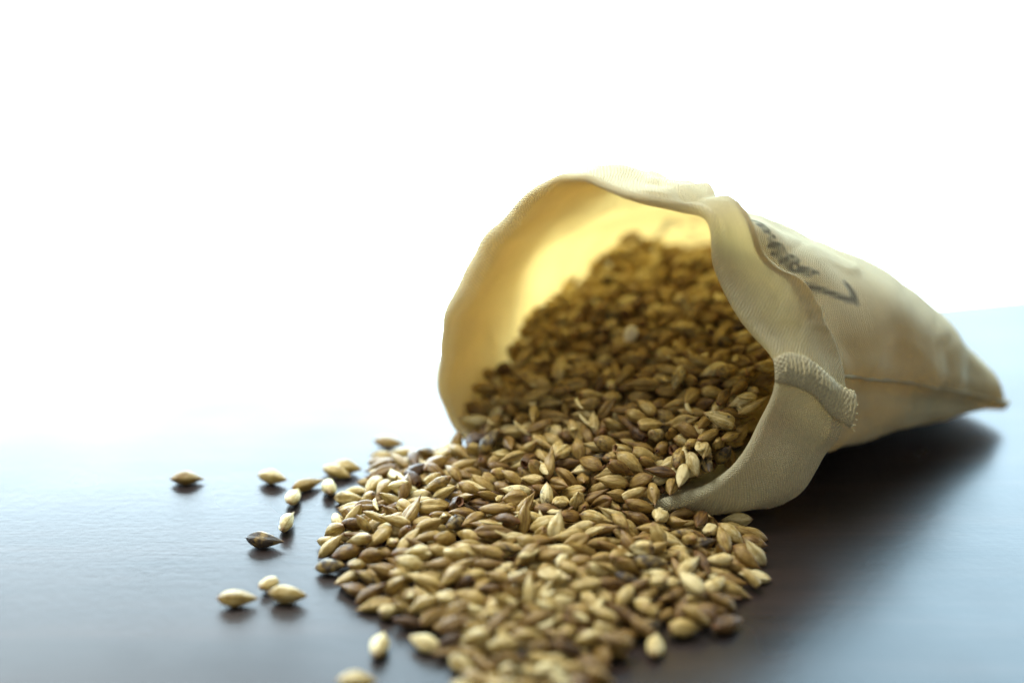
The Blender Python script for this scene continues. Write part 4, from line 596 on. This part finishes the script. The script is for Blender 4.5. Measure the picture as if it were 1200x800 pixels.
# ---------------------------------------------------------------- seam details on the sack
def tube(path, r, sides=6, V=None, F=None):
    V = [] if V is None else V; F = [] if F is None else F
    P = np.array(path); n = len(P); b0 = len(V)
    tg = np.gradient(P, axis=0); tg /= np.linalg.norm(tg, axis=1, keepdims=True) + 1e-9
    up = np.array([0.13, 0.21, 0.97])
    for i in range(n):
        a = np.cross(tg[i], up); a /= np.linalg.norm(a); b = np.cross(tg[i], a)
        rr = r[i] if hasattr(r, '__len__') else r
        for k in range(sides):
            q = 2*math.pi*k/sides; V.append(P[i] + rr*(a*math.cos(q) + b*math.sin(q)))
    for i in range(n - 1):
        for k in range(sides):
            m = (k + 1) % sides
            F.append((b0 + i*sides + k, b0 + i*sides + m, b0 + (i+1)*sides + m, b0 + (i+1)*sides + k))
    F.append(tuple(b0 + k for k in range(sides))[::-1]); F.append(tuple(b0 + (n-1)*sides + k for k in range(sides)))
    return V, F
NCUFF = 35                                            # rows of the cuff from the rim to the hem edge
def cuff_at(t, i, off=0.0):
    "point on the outer cuff: t ring parameter, i row (0 rim .. 34 hem), off = mm above the cloth"
    t = t % 1.0; j = t*NT; j0 = int(j) % NT; j1 = (j0 + 1) % NT; fj = j - int(j)
    i = min(max(i, 0), NCUFF - 0.001); i0 = int(i); fi = i - i0
    p = (CUFF[i0, j0]*(1-fj) + CUFF[i0, j1]*fj)*(1-fi) + (CUFF[i0+1, j0]*(1-fj) + CUFF[i0+1, j1]*fj)*fi
    n = N0[j0]*(1-fj) + N0[j1]*fj
    if i < 9:                                          # on the roll the outward direction turns with it
        ph = math.pi*i/8; d = D0[j0]*(1-fj) + D0[j1]*fj
        n = -n*math.cos(ph) - d*math.sin(ph) if ph < math.pi else n
    return p + n/np.linalg.norm(n)*off
def build_seam_allowance():
    "the overcast seam allowance that shows where the cuff turns the side seam outwards"
    NI, NW = 30, 9
    rows = []
    HALF = 0.0080
    for a in np.linspace(0, 1, NI):
        i = 4.5 + a*(NCUFF - 4.5)
        row = []
        for b in np.linspace(-1, 1, NW):
            bend = 0.004*math.sin(a*5.0)
            off = 0.35 + 0.6*(1 - b*b)**.5*(1 + .12*math.sin(a*40)) + (1.2*max(0, a - .86)/.14)
            row.append(cuff_at(-0.002 + HALF*b*(1 + .12*math.sin(a*9)) + bend, i, off))
        rows.append(row)
    rows = np.array(rows)
    d = (rows[-1] - rows[-4]); d /= np.linalg.norm(d, axis=1, keepdims=True)
    rows = np.concatenate([rows, (rows[-1] + d*.7)[None], (rows[-1] + d*1.0 - np.array([0, 0, .6]))[None]])
    V, F = grid_mesh(rows, False)
    F = F + []
    o = mesh_obj('seam_allowance', V, F, M_CLOTH, sack, uvs=np.stack([np.arange(len(V)) % NW*.7, np.arange(len(V))//NW*.7], 1), attrs={'print': np.zeros(len(V))})
    md = o.modifiers.new('thickness', 'SOLIDIFY'); md.thickness = 0.0006; md.offset = -1
    # overcasting threads wound across it: too fine to pick apart singly
    rs = random.Random(5); V, F = [], []
    nr = len(rows)
    for k in range(19):
        f = 0.5 + k*(nr - 2)/18.5
        path = []
        for b in np.linspace(0, NW - 1, 11):
            slant = f + (b/(NW-1) - .5)*1.4 + rs.uniform(-.12, .12)
            i0 = int(np.clip(slant, 0, nr - 2)); fi = np.clip(slant - i0, 0, 1); j0 = int(min(b, NW - 2)); fj = b - j0
            p = (rows[i0, j0]*(1-fj) + rows[i0, j0+1]*fj)*(1-fi) + (rows[i0+1, j0]*(1-fj) + rows[i0+1, j0+1]*fj)*fi
            c = cuff_at(0, 20); n = N0[0]
            path.append(p + n*(.12 + .22*math.sin(math.pi*b/(NW-1))) + np.array([0, -.12, .05]))
        tube(path, .31 + rs.uniform(0, .06), 6, V, F)
    # braided lower edge of the overcasting
    for s_ in (0, 1):
        path = []
        for q in np.linspace(0, nr - 1.01, 120):
            i0 = int(q); fi = q - i0
            p = rows[i0, 0 if s_ == 0 else NW-1]*(1-fi) + rows[i0+1, 0 if s_ == 0 else NW-1]*fi
            path.append(p + N0[0]*(.25 + .18*math.sin(q*4.2 + s_)) + np.array([0, 0, .22*math.cos(q*4.2)]))
        tube(path, .26, 6, V, F)
    for k in range(14):                                # frayed ends at the outer corner
        p = rows[-1][rs.randrange(NW)] + np.array([rs.uniform(-.4, .4), rs.uniform(-.4, .4), rs.uniform(-.4, .5)])
        v = np.array([rs.uniform(.2, 1), rs.uniform(-.7, .4), rs.uniform(-.9, .7)]); path = [p]
        for q in range(5):
            v = v + np.array([rs.uniform(-.5, .5) for _ in range(3)]); v /= np.linalg.norm(v); path.append(path[-1] + v*.22)
        tube(path, .10, 4, V, F)
    t = mesh_obj('overcast_stitching', V, F, M_THREAD, o); t['kind'] = 'stuff'
build_seam_allowance()
def build_side_seam():
    V, F = [], []
    path = [G[i, 0] + NG[i, 0]*(.45 + .15*math.sin(i*1.3)) for i in range(4, NS - 3)]
    tube(path, [0.5 + .12*math.sin(i*.9) for i in range(len(path))], 8, V, F)
    o = mesh_obj('side_seam', V, F, M_CLOTH, sack, uvs=np.stack([np.arange(len(V)) % 8*.5, np.arange(len(V))//8*1.6], 1), attrs={'print': np.zeros(len(V))})
    V, F = [], []
    path = [G[NS-1, j]*.5 + G[NS-1, (NT - j) % NT]*.5 for j in range(0, NT//2, 2)]
    tube(path, 0.9, 8, V, F)
    mesh_obj('bottom_seam', V, F, M_CLOTH, sack, uvs=np.stack([np.arange(len(V)) % 8*.5, np.arange(len(V))//8*2.0], 1), attrs={'print': np.zeros(len(V))})
build_side_seam()

# ---------------------------------------------------------------- barley
def mat_grain():
    m, nt, out, N, L = new_mat('barley_husk')
    co = N('ShaderNodeAttribute', attribute_name='grain_co')
    tone = N('ShaderNodeAttribute', attribute_name='tone')
    dark = N('ShaderNodeAttribute', attribute_name='stain')
    sx = N('ShaderNodeSeparateXYZ'); L(co.outputs['Vector'], sx.inputs[0])
    base = ramp(N, [(0.0, (0.045, 0.021, 0.007)), (0.22, (0.125, 0.064, 0.015)), (0.5, (0.285, 0.182, 0.046)), (0.75, (0.47, 0.350, 0.118)), (1.0, (0.76, 0.67, 0.36))])
    # long husk fibres
    mp = N('ShaderNodeMapping'); mp.inputs['Scale'].default_value = (0.10, 0.85, 0.85); L(co.outputs['Vector'], mp.inputs['Vector'])
    fib = N('ShaderNodeTexNoise', i_Scale=1.7, i_Detail=5.0, i_Roughness=0.65); L(mp.outputs[0], fib.inputs['Vector'])
    blot = N('ShaderNodeTexNoise', i_Scale=0.35, i_Detail=3.0, i_Roughness=0.6); L(co.outputs['Vector'], blot.inputs['Vector'])
    a = N('ShaderNodeMath', operation='MULTIPLY_ADD', i_1=0.95, i_2=-0.475); L(fib.outputs[0], a.inputs[0])
    b_ = N('ShaderNodeMath', operation='MULTIPLY_ADD', i_1=0.75, i_2=-0.375); L(blot.outputs[0], b_.inputs[0])
    s1 = N('ShaderNodeMath', operation='ADD'); L(a.outputs[0], s1.inputs[0]); L(b_.outputs[0], s1.inputs[1])
    s2 = N('ShaderNodeMath', operation='ADD'); L(s1.outputs[0], s2.inputs[0]); L(tone.outputs['Fac'], s2.inputs[1])
    L(s2.outputs[0], base.inputs[0])
    # tan tips
    ab = N('ShaderNodeAttribute', attribute_name='tip')
    tipmix = N('ShaderNodeMix', data_type='RGBA'); L(base.outputs[0], tipmix.inputs[6]); tipmix.inputs[7].default_value = (0.20, 0.085, 0.032, 1)
    tn = N('ShaderNodeMath', operation='MULTIPLY_ADD', i_1=0.9, i_2=-0.45); L(blot.outputs[0], tn.inputs[0])
    tadd = N('ShaderNodeMath', operation='ADD', use_clamp=True); L(ab.outputs['Fac'], tadd.inputs[0]); L(tn.outputs[0], tadd.inputs[1])
    tm = N('ShaderNodeMath', operation='MULTIPLY', i_1=0.85); L(tadd.outputs[0], tm.inputs[0]); L(tm.outputs[0], tipmix.inputs[0])
    # grey-black weathering stains
    st = N('ShaderNodeTexNoise', i_Scale=0.30, i_Detail=4.0, i_Roughness=0.7)
    mo = N('ShaderNodeVectorMath', operation='ADD'); mo.inputs[1].default_value = (31, 7, 13); L(co.outputs['Vector'], mo.inputs[0]); L(mo.outputs[0], st.inputs['Vector'])
    sa = N('ShaderNodeMath', operation='ADD'); L(st.outputs[0], sa.inputs[0]); L(dark.outputs['Fac'], sa.inputs[1])
    sr = ramp(N, [(0.80, 0.0), (0.97, 0.93)]); L(sa.outputs[0], sr.inputs[0])
    dm = N('ShaderNodeMix', data_type='RGBA'); L(sr.outputs[0], dm.inputs[0]); L(tipmix.outputs[2], dm.inputs[6]); dm.inputs[7].default_value = (0.028, 0.022, 0.022, 1)
    b = N('ShaderNodeBsdfPrincipled')
    L(dm.outputs[2], b.inputs['Base Color'])
    rr = ramp(N, [(0.3, 0.30), (0.7, 0.52)]); L(fib.outputs[0], rr.inputs[0]); L(rr.outputs[0], b.inputs['Roughness'])
    b.inputs['Specular IOR Level'].default_value = 0.45
    bp = N('ShaderNodeBump', i_Strength=0.8, i_Distance=0.0005); L(fib.outputs[0], bp.inputs['Height']); L(bp.outputs[0], b.inputs['Normal'])
    L(b.outputs[0], out.inputs[0])
    return m
M_GRAIN = mat_grain()

def grain_arrays(seed, shape):
    "one barley grain, mm, long axis x (awn end +x, germ end -x), crease at -z"
    r_ = random.Random(seed)
    NA, NX = 22, 17
    Lh, Wh, Th = 4.55, 2.1, 1.83
    e1 = r_.uniform(1.65, 2.1); e2 = r_.uniform(.85, 1.1); mid = r_.uniform(-.16, .06)
    bend = r_.uniform(-.40, .45); fa = r_.uniform(.01, .05); fb = r_.uniform(0, 6.28); tail = r_.choice([0, 0, .10, .16]); cd = r_.uniform(.22, .48); cw = r_.uniform(.14, .24); dent = r_.uniform(-.10, .06); dx = r_.uniform(-.5, .5); tw = r_.uniform(-.2, .2); ph = r_.uniform(0, 6.28)
    cut0 = -1.0; cut1 = 1.0
    if shape == 'broken': cut1 = r_.uniform(.25, .6)
    if shape == 'blunt': cut0 = r_.uniform(-.82, -.66)
    thin = r_.uniform(.70, .82) if shape == 'thin' else 1.0
    xs = cut0 + (cut1 - cut0)*(0.5 - 0.5*np.cos(np.linspace(0.0, 1.0, NX)*math.pi))
    V, co, tip = [], [], []
    def rad(x):
        q = (x - mid)/(1 - mid) if x > mid else (x - mid)/(1 + mid)
        if x > mid: r = max(0, 1 - abs(q)**e1)**(e2*1.15) + .055*sm(x, .6, .95)
        else: r = max(0, 1 - abs(q)**(e1 + .4))**(e2*.85) + .05
        return r
    offs = (r_.uniform(-200, 200), r_.uniform(-200, 200), r_.uniform(-200, 200))
    for i, x in enumerate(xs):
        r = rad(x); endf = 1 - sm(abs(x), .75, 1.0)
        for k in range(NA):
            t = 2*math.pi*k/NA + tw*x
            rr = r*thin*(1 + .020*math.sin(3*x*2 + 2*t + ph))
            rr *= 1 + fa*math.cos(3*t + fb)*endf + dent*math.exp(-((x - dx)/.3)**2)*(.5 + .5*math.cos(t - fb))
            rr *= 1 + .085*endf*math.cos(5*(t - math.pi/2))*(.5 + .5*math.sin(t))          # nerves on the back
            cr = math.exp(-((math.sin((t + math.pi/2)/2))/cw)**2)                          # ventral crease
            rr *= 1 - cd*cr*endf
            y = rr*Wh*math.cos(t); z = rr*Th*math.sin(t)
            z += bend*(1 - x*x)*1.0 - (.10*Th if False else 0)
            xx = x + tail*sm(x, .80, 1.0)
            V.append((xx*Lh, y, z)); co.append((x*Lh + offs[0], y + offs[1], z + offs[2]))
            tip.append(max(sm(-x, .70, 1.0)*.85, sm(x, .78, 1.0)*.75))
    F = []
    for i in range(NX - 1):
        for k in range(NA):
            m = (k + 1) % NA; F.append((i*NA + k, (i+1)*NA + k, (i+1)*NA + m, i*NA + m))
    def cap(i, sgn, hollow):
        c = np.mean(V[i*NA:(i+1)*NA], axis=0); b0 = len(V)
        rings = [(.80, .10 if hollow else -.15), (.5, .9 if hollow else -.30)]
        prev = list(range(i*NA, (i+1)*NA))
        for (f, dx) in rings:
            cur = []
            for k in range(NA):
                p = c + (np.array(V[i*NA + k]) - c)*f - np.array([sgn*dx, 0, 0]); cur.append(len(V)); V.append(tuple(p)); co.append(tuple(p + np.array(offs))); tip.append(1.0 if hollow else .8)
            for k in range(NA):
                m = (k + 1) % NA
                F.append((prev[k], cur[k], cur[m], prev[m]) if sgn > 0 else (prev[m], cur[m], cur[k], prev[k]))
            prev = cur
        F.append(tuple(prev) if sgn > 0 else tuple(prev[::-1]))
    cap(NX - 1, 1, shape == 'broken'); cap(0, -1, False)
    return np.array(V), F, np.array(co), np.array(tip)
TEMPLATES = []
def make_templates():
    r_ = random.Random(77)
    for k in range(84):
        shape = 'plump' if k % 8 < 5 else ['thin', 'blunt', 'broken'][k % 8 - 5]
        if shape == 'broken' and k % 24 < 8: shape = 'plump'
        V, F, co, tip = grain_arrays(1000 + k, shape)
        tone = min(.98, max(.08, r_.gauss(.58, .25)))
        stain = r_.choice([0, 0, .05, .08, .13, .18]) + r_.uniform(0, .08)
        if k in (9, 33): stain = .42                        # almost black grains
        if k in (5, 17, 41): stain = .30
        me = bpy.data.meshes.new('barley_grain')
        me.from_pydata([tuple(p*MM) for p in V], [], F)
        me.polygons.foreach_set('use_smooth', [True]*len(me.polygons))
        n = len(V)
        at = me.attributes.new('grain_co', 'FLOAT_VECTOR', 'POINT'); at.data.foreach_set('vector', co.astype(np.float32).ravel())
        for nm, val in (('tone', np.full(n, tone)), ('stain', np.full(n, stain)), ('tip', tip)):
            a = me.attributes.new(nm, 'FLOAT', 'POINT'); a.data.foreach_set('value', val.astype(np.float32))
        me.materials.append(M_GRAIN)
        TEMPLATES.append(dict(mesh=me, V=V, F=F, co=co, tip=tip, tone=tone, stain=stain, shape=shape))
make_templates()

def grain_obj(tpl, pos, quat, sl, sw, label, group=None):
    o = bpy.data.objects.new('barley_grain', tpl['mesh']); C.objects.link(o)
    o.rotation_mode = 'QUATERNION'; o.rotation_quaternion = quat
    o.location = [c*MM for c in pos]; o.scale = (sl, sw, sw)
    return set_props(o, label, 'barley grain', group)

# the heap, settled grain by grain: x, y, z in 0.1 mm, quaternion x y z in 1/200, length in 0.1 mm, width in 0.05 mm, 1 = inside the sack
RECORDS = []
for (gx, gy, gz, qx, qy, qz, gl, gw, inn) in HEAP:
    qx, qy, qz = qx/200, qy/200, qz/200
    q = Quaternion((math.sqrt(max(0, 1 - qx*qx - qy*qy - qz*qz)), qx, qy, qz)).normalized()
    vary = random.Random(gx*31 + gy*7 + gz)
    RECORDS.append(((gx/10, gy/10, gz/10), q, gl/10/9.1*vary.uniform(.92, 1.06), gw/20/4.2*vary.uniform(.90, 1.06), inn))
pick = random.Random(4)
ORDER = [pick.randrange(len(TEMPLATES)) for _ in RECORDS]
N_SINGLE = 284
def tone_word(t):
    if t['stain'] >= .28: return 'dark-stained'
    return 'pale straw' if t['tone'] > .66 else ('golden tan' if t['tone'] > .45 else 'reddish brown')
def shape_word(t): return {'plump': '', 'thin': 'slender ', 'blunt': 'blunt-ended ', 'broken': 'broken '}[t['shape']]
def pose_word(q):
    a = q @ Vector((1, 0, 0))
    if abs(a.z) > .55: return 'tilted up'
    h = math.degrees(math.atan2(a.y, a.x)) % 180
    if h < 30 or h > 150: return 'lying crosswise'
    if 60 < h < 120: return 'pointing forward'
    return 'slanting right' if h <= 60 else 'slanting left'
def pixel(pos):
    x, y, z = pos; dep = y*cp + (CAM_H - z)*sp
    return 600 + FPX*x/dep, 400 - FPX*(y*sp - (CAM_H - z)*cp)/dep
def place_word(u, v, inn):
    if inn:
        if v < 410: return 'high up deep inside the sack'
        if u < 640: return 'inside the sack by its left rim'
        if u > 800: return 'against the cuff inside the sack'
        return 'in the middle of the sack mouth'
    if v > 735: return 'at the blurred front of the heap'
    if u < 450: return 'at the left rim of the heap'
    if u > 810: return 'at the right rim of the heap'
    if v < 560: return 'at the back rim of the heap'
    if v < 645: return 'in the sharp %s middle of the heap' % ('left' if u < 600 else 'right')
    return 'on the %s front slope of the heap' % ('left' if u < 620 else 'right')
def label_heap():
    by_label = {}
    for k in range(min(N_SINGLE, len(RECORDS))):
        pos, q, sl, sw, inn = RECORDS[k]; t = TEMPLATES[ORDER[k]]; u, v = pixel(pos)
        by_label.setdefault(shape_word(t) + tone_word(t) + ' grain ' + pose_word(q) + ' ' + place_word(u, v, inn), []).append((u, k))
    ranks = ['leftmost', 'second from left', 'third from left', 'fourth from left', 'fifth from left', 'sixth from left', 'seventh from left', 'eighth from left', 'ninth from left', 'tenth from left', 'eleventh from left', 'twelfth from left']
    out_ = {}
    for lab, items in by_label.items():
        items.sort()
        for n_, (u, k) in enumerate(items):
            out_[k] = lab if len(items) == 1 or len(lab.split()) > 13 else ('%s %s' % (ranks[min(n_, 11)], lab))
    return out_
LABELS = label_heap()
for k in range(min(N_SINGLE, len(RECORDS))):
    pos, q, sl, sw, inn = RECORDS[k]
    grain_obj(TEMPLATES[ORDER[k]], pos, q, sl, sw, LABELS[k], 'barley grains of the heap')
def build_rest():
    V, F, co, tip, tone, stain = [], [], [], [], [], []; b0 = 0
    for k in range(N_SINGLE, len(RECORDS)):
        pos, q, sl, sw, inn = RECORDS[k]; t = TEMPLATES[ORDER[k]]
        M = np.array(q.to_matrix()); v = (t['V']*np.array([sl, sw, sw])) @ M.T + np.array(pos)
        V.append(v); F += [tuple(i + b0 for i in f) for f in t['F']]; b0 += len(v)
        co.append(t['co']); tip.append(t['tip']); tone.append(np.full(len(v), t['tone'])); stain.append(np.full(len(v), t['stain']))
    V = np.concatenate(V)
    me = bpy.data.meshes.new('barley_heap'); me.from_pydata((V*MM).tolist(), [], F)
    me.polygons.foreach_set('use_smooth', [True]*len(me.polygons))
    at = me.attributes.new('grain_co', 'FLOAT_VECTOR', 'POINT'); at.data.foreach_set('vector', np.concatenate(co).astype(np.float32).ravel())
    for nm, val in (('tone', tone), ('stain', stain), ('tip', tip)):
        a = me.attributes.new(nm, 'FLOAT', 'POINT'); a.data.foreach_set('value', np.concatenate(val).astype(np.float32))
    me.materials.append(M_GRAIN)
    o = bpy.data.objects.new('barley_heap', me); C.objects.link(o)
    set_props(o, 'heap of straw coloured barley grains pouring from the sack onto the table', 'barley', kind='stuff')
if len(RECORDS) > N_SINGLE: build_rest()

def build_packed():
    "the grain that fills the closed end of the sack, under the slope one sees through the mouth"
    rows = []
    for s_ in np.linspace(.30, .95, 30):
        i = s_*(NS - 1); i0 = int(i); fi = i - i0
        P = G[i0]*(1-fi) + G[min(i0+1, NS-1)]*fi; c = P.mean(0)
        Q = c + (P - c)*.89
        top = np.interp(s_, [.30, .5, .7, .9], [9, 17, 26, 34])
        Q[:, 2] = np.minimum(np.maximum(Q[:, 2], 2.6), top)
        Q[:, 2] += [0.8*nz(q, 1/3.0, 4.0) for q in Q]
        rows.append(Q[::2])
    rows = np.array(rows); V, F = grid_mesh(rows, True); n = rows.shape[1]
    F.append(tuple(range(n))); F.append(tuple((len(rows)-1)*n + k for k in range(n))[::-1])
    m = len(V); zero = np.zeros(m)
    o = mesh_obj('packed_barley', V, F, M_GRAIN, attrs={'tone': zero + .5, 'stain': zero, 'tip': zero})
    at = o.data.attributes.new('grain_co', 'FLOAT_VECTOR', 'POINT'); at.data.foreach_set('vector', V.astype(np.float32).ravel())
    set_props(o, 'barley packed in the closed end of the sack', 'barley', kind='stuff')
build_packed()
def build_chaff():
    "torn bits of husk between the grains"
    rs = random.Random(21); V, F = [], []
    spots = [r for r in RECORDS[:420] if r[0][2] > 3]
    for k in range(70):
        pos = np.array(rs.choice(spots)[0]) + np.array([rs.uniform(-2.5, 2.5), rs.uniform(-2.5, 2.5), rs.uniform(.6, 1.5)])
        q = Quaternion((0, 0, 1), rs.uniform(0, 6.28)) @ Quaternion((1, 0, 0), rs.uniform(-.8, .8)) @ Quaternion((0, 1, 0), rs.uniform(-.6, .6))
        M = np.array(q.to_matrix()); L_, W_ = rs.uniform(1.2, 3.0), rs.uniform(.5, 1.2); b0 = len(V)
        for a in np.linspace(-1, 1, 6):
            for b in np.linspace(-1, 1, 4):
                w = W_*(1 - abs(a)**2.2)**.5 + .08
                V.append(M @ np.array([a*L_, b*w, .5*W_*(1 - b*b) + .25*a*a]) + pos)
        for i in range(5):
            for j in range(3): F.append((b0 + i*4 + j, b0 + (i+1)*4 + j, b0 + (i+1)*4 + j + 1, b0 + i*4 + j + 1))
    m = len(V); zero = np.zeros(m)
    o = mesh_obj('chaff', V, F, M_GRAIN, attrs={'tone': zero + .92, 'stain': zero, 'tip': zero})
    at = o.data.attributes.new('grain_co', 'FLOAT_VECTOR', 'POINT'); at.data.foreach_set('vector', np.array(V).astype(np.float32).ravel())
    md = o.modifiers.new('thickness', 'SOLIDIFY'); md.thickness = 0.00015
    set_props(o, 'small torn bits of pale husk between the barley grains', 'chaff', kind='stuff')
build_chaff()

# grains scattered by themselves: pixel, heading (degrees, 0 = along the picture, 90 = pointing away), roll, template, length and width, label
def pick_tpl(tone, stain, shape='plump'):
    return min((t for t in TEMPLATES if t['shape'] == shape), key=lambda t: abs(t['tone'] - tone) + 1.6*abs(t['stain'] - stain))
LOOSE = [
    (219, 563, 4, 0, .50, .16, 'plump', 1.0, .95, 'barley grain lying alone at the far left of the table'),
    (319, 561, -14, 40, .72, .1, 'plump', .92, .92, 'pale barley grain right of the far left one, tilted a little'),
    (344, 583, 80, 20, .9, .2, 'plump', .88, .9, 'pale barley grain pointing at the viewer, touching a slanted tan grain'),
    (360, 569, 35, 70, .7, .1, 'thin', 1.0, 1.0, 'slanted tan barley grain between two pale grains left of the heap'),
    (386, 571, 96, 30, .95, .05, 'plump', .9, .98, 'bright cream barley grain standing end on beside the heap'),
    (394, 555, -28, 0, .72, .1, 'plump', 1.0, .95, 'blurred barley grain behind the bright cream end-on grain'),
    (407, 549, -12, 60, .7, .1, 'plump', .9, .9, 'half hidden barley grain at the far left rim of the heap'),
    (337, 613, 80, 100, .85, .14, 'plump', .98, .98, 'pale barley grain pointing away, just above the dark grain'),
    (310, 634, -6, 200, .40, .40, 'plump', 1.05, 1.0, 'dark brown and black barley grain lying alone on the table'),
    (317, 684, 50, 10, .72, .1, 'broken', .78, .8, 'small broken barley chip behind two grains at lower left'),
    (278, 703, 5, 30, .62, .16, 'plump', 1.04, .96, 'left one of the two plump barley grains at lower left'),
    (337, 698, -4, 80, .74, .15, 'plump', 1.02, .98, 'right one of the two plump barley grains at lower left'),
    (455, 520, -8, 20, .45, .1, 'plump', .95, .9, 'blurred barley grain behind the left rim of the heap'),
    (445, 757, 84, 10, .9, .05, 'plump', .98, .95, 'pale barley grain pointing away in front of the heap'),
    (418, 800, 2, 40, .72, .1, 'plump', .95, .95, 'blurred barley grain cut off by the bottom edge of the picture'),
    (768, 757, 80, 10, .8, .05, 'plump', .95, .95, 'pale barley grain standing apart at the lower right rim of the heap'),
]
def build_loose():
    for (u, v, head, roll, tone, stain, shape, sl, sw, label) in LOOSE:
        t = pick_tpl(tone, stain, shape)
        q = Quaternion((0, 0, 1), math.radians(head)) @ Quaternion((0, 1, 0), math.radians(3)) @ Quaternion((1, 0, 0), math.radians(roll))
        M = np.array(q.to_matrix()); V = (t['V']*np.array([sl, sw, sw])) @ M.T
        z = -V[:, 2].min() + .02
        p = ray_at_z(u, v - 2, z)
        grain_obj(t, p, q, sl, sw, label, 'barley grains scattered on the table')
build_loose()
def build_chip():
    "glossy pale flake of husk that catches the light on the slope"
    p = ray_at_z(739, 391, CHIP_Z)
    V = []; F = []
    for i, x in enumerate(np.linspace(-1, 1, 9)):
        w = 1.9*(1 - abs(x)**2.4)**.6 + .12
        for y in np.linspace(-1, 1, 7): V.append((x*2.6, y*w, .9*(1 - y*y) + .3*math.sin(x*2.1)))
    for i in range(8):
        for k in range(6): F.append((i*7 + k, (i+1)*7 + k, (i+1)*7 + k + 1, i*7 + k + 1))
    m, nt, out, N, L = new_mat('pale_husk')
    b = N('ShaderNodeBsdfPrincipled', i_Roughness=0.3); tc = N('ShaderNodeTexCoord')
    n = N('ShaderNodeTexNoise', i_Scale=900.0, i_Detail=3.0); L(tc.outputs['Object'], n.inputs['Vector'])
    r = ramp(N, [(0.3, (0.72, 0.68, 0.50)), (0.7, (0.86, 0.84, 0.70))]); L(n.outputs[0], r.inputs[0]); L(r.outputs[0], b.inputs['Base Color'])
    bp = N('ShaderNodeBump', i_Strength=0.3, i_Distance=0.0002); L(n.outputs[0], bp.inputs['Height']); L(bp.outputs[0], b.inputs['Normal'])
    L(b.outputs[0], out.inputs[0])
    o = mesh_obj('husk_flake', V, F, m)
    md = o.modifiers.new('thickness', 'SOLIDIFY'); md.thickness = 0.0003
    o.location = [c*MM for c in p]; o.rotation_euler = (math.radians(48), math.radians(-55), math.radians(20))
    set_props(o, 'white glossy husk flake catching the light on the grain slope inside the sack', 'husk flake')
build_chip()
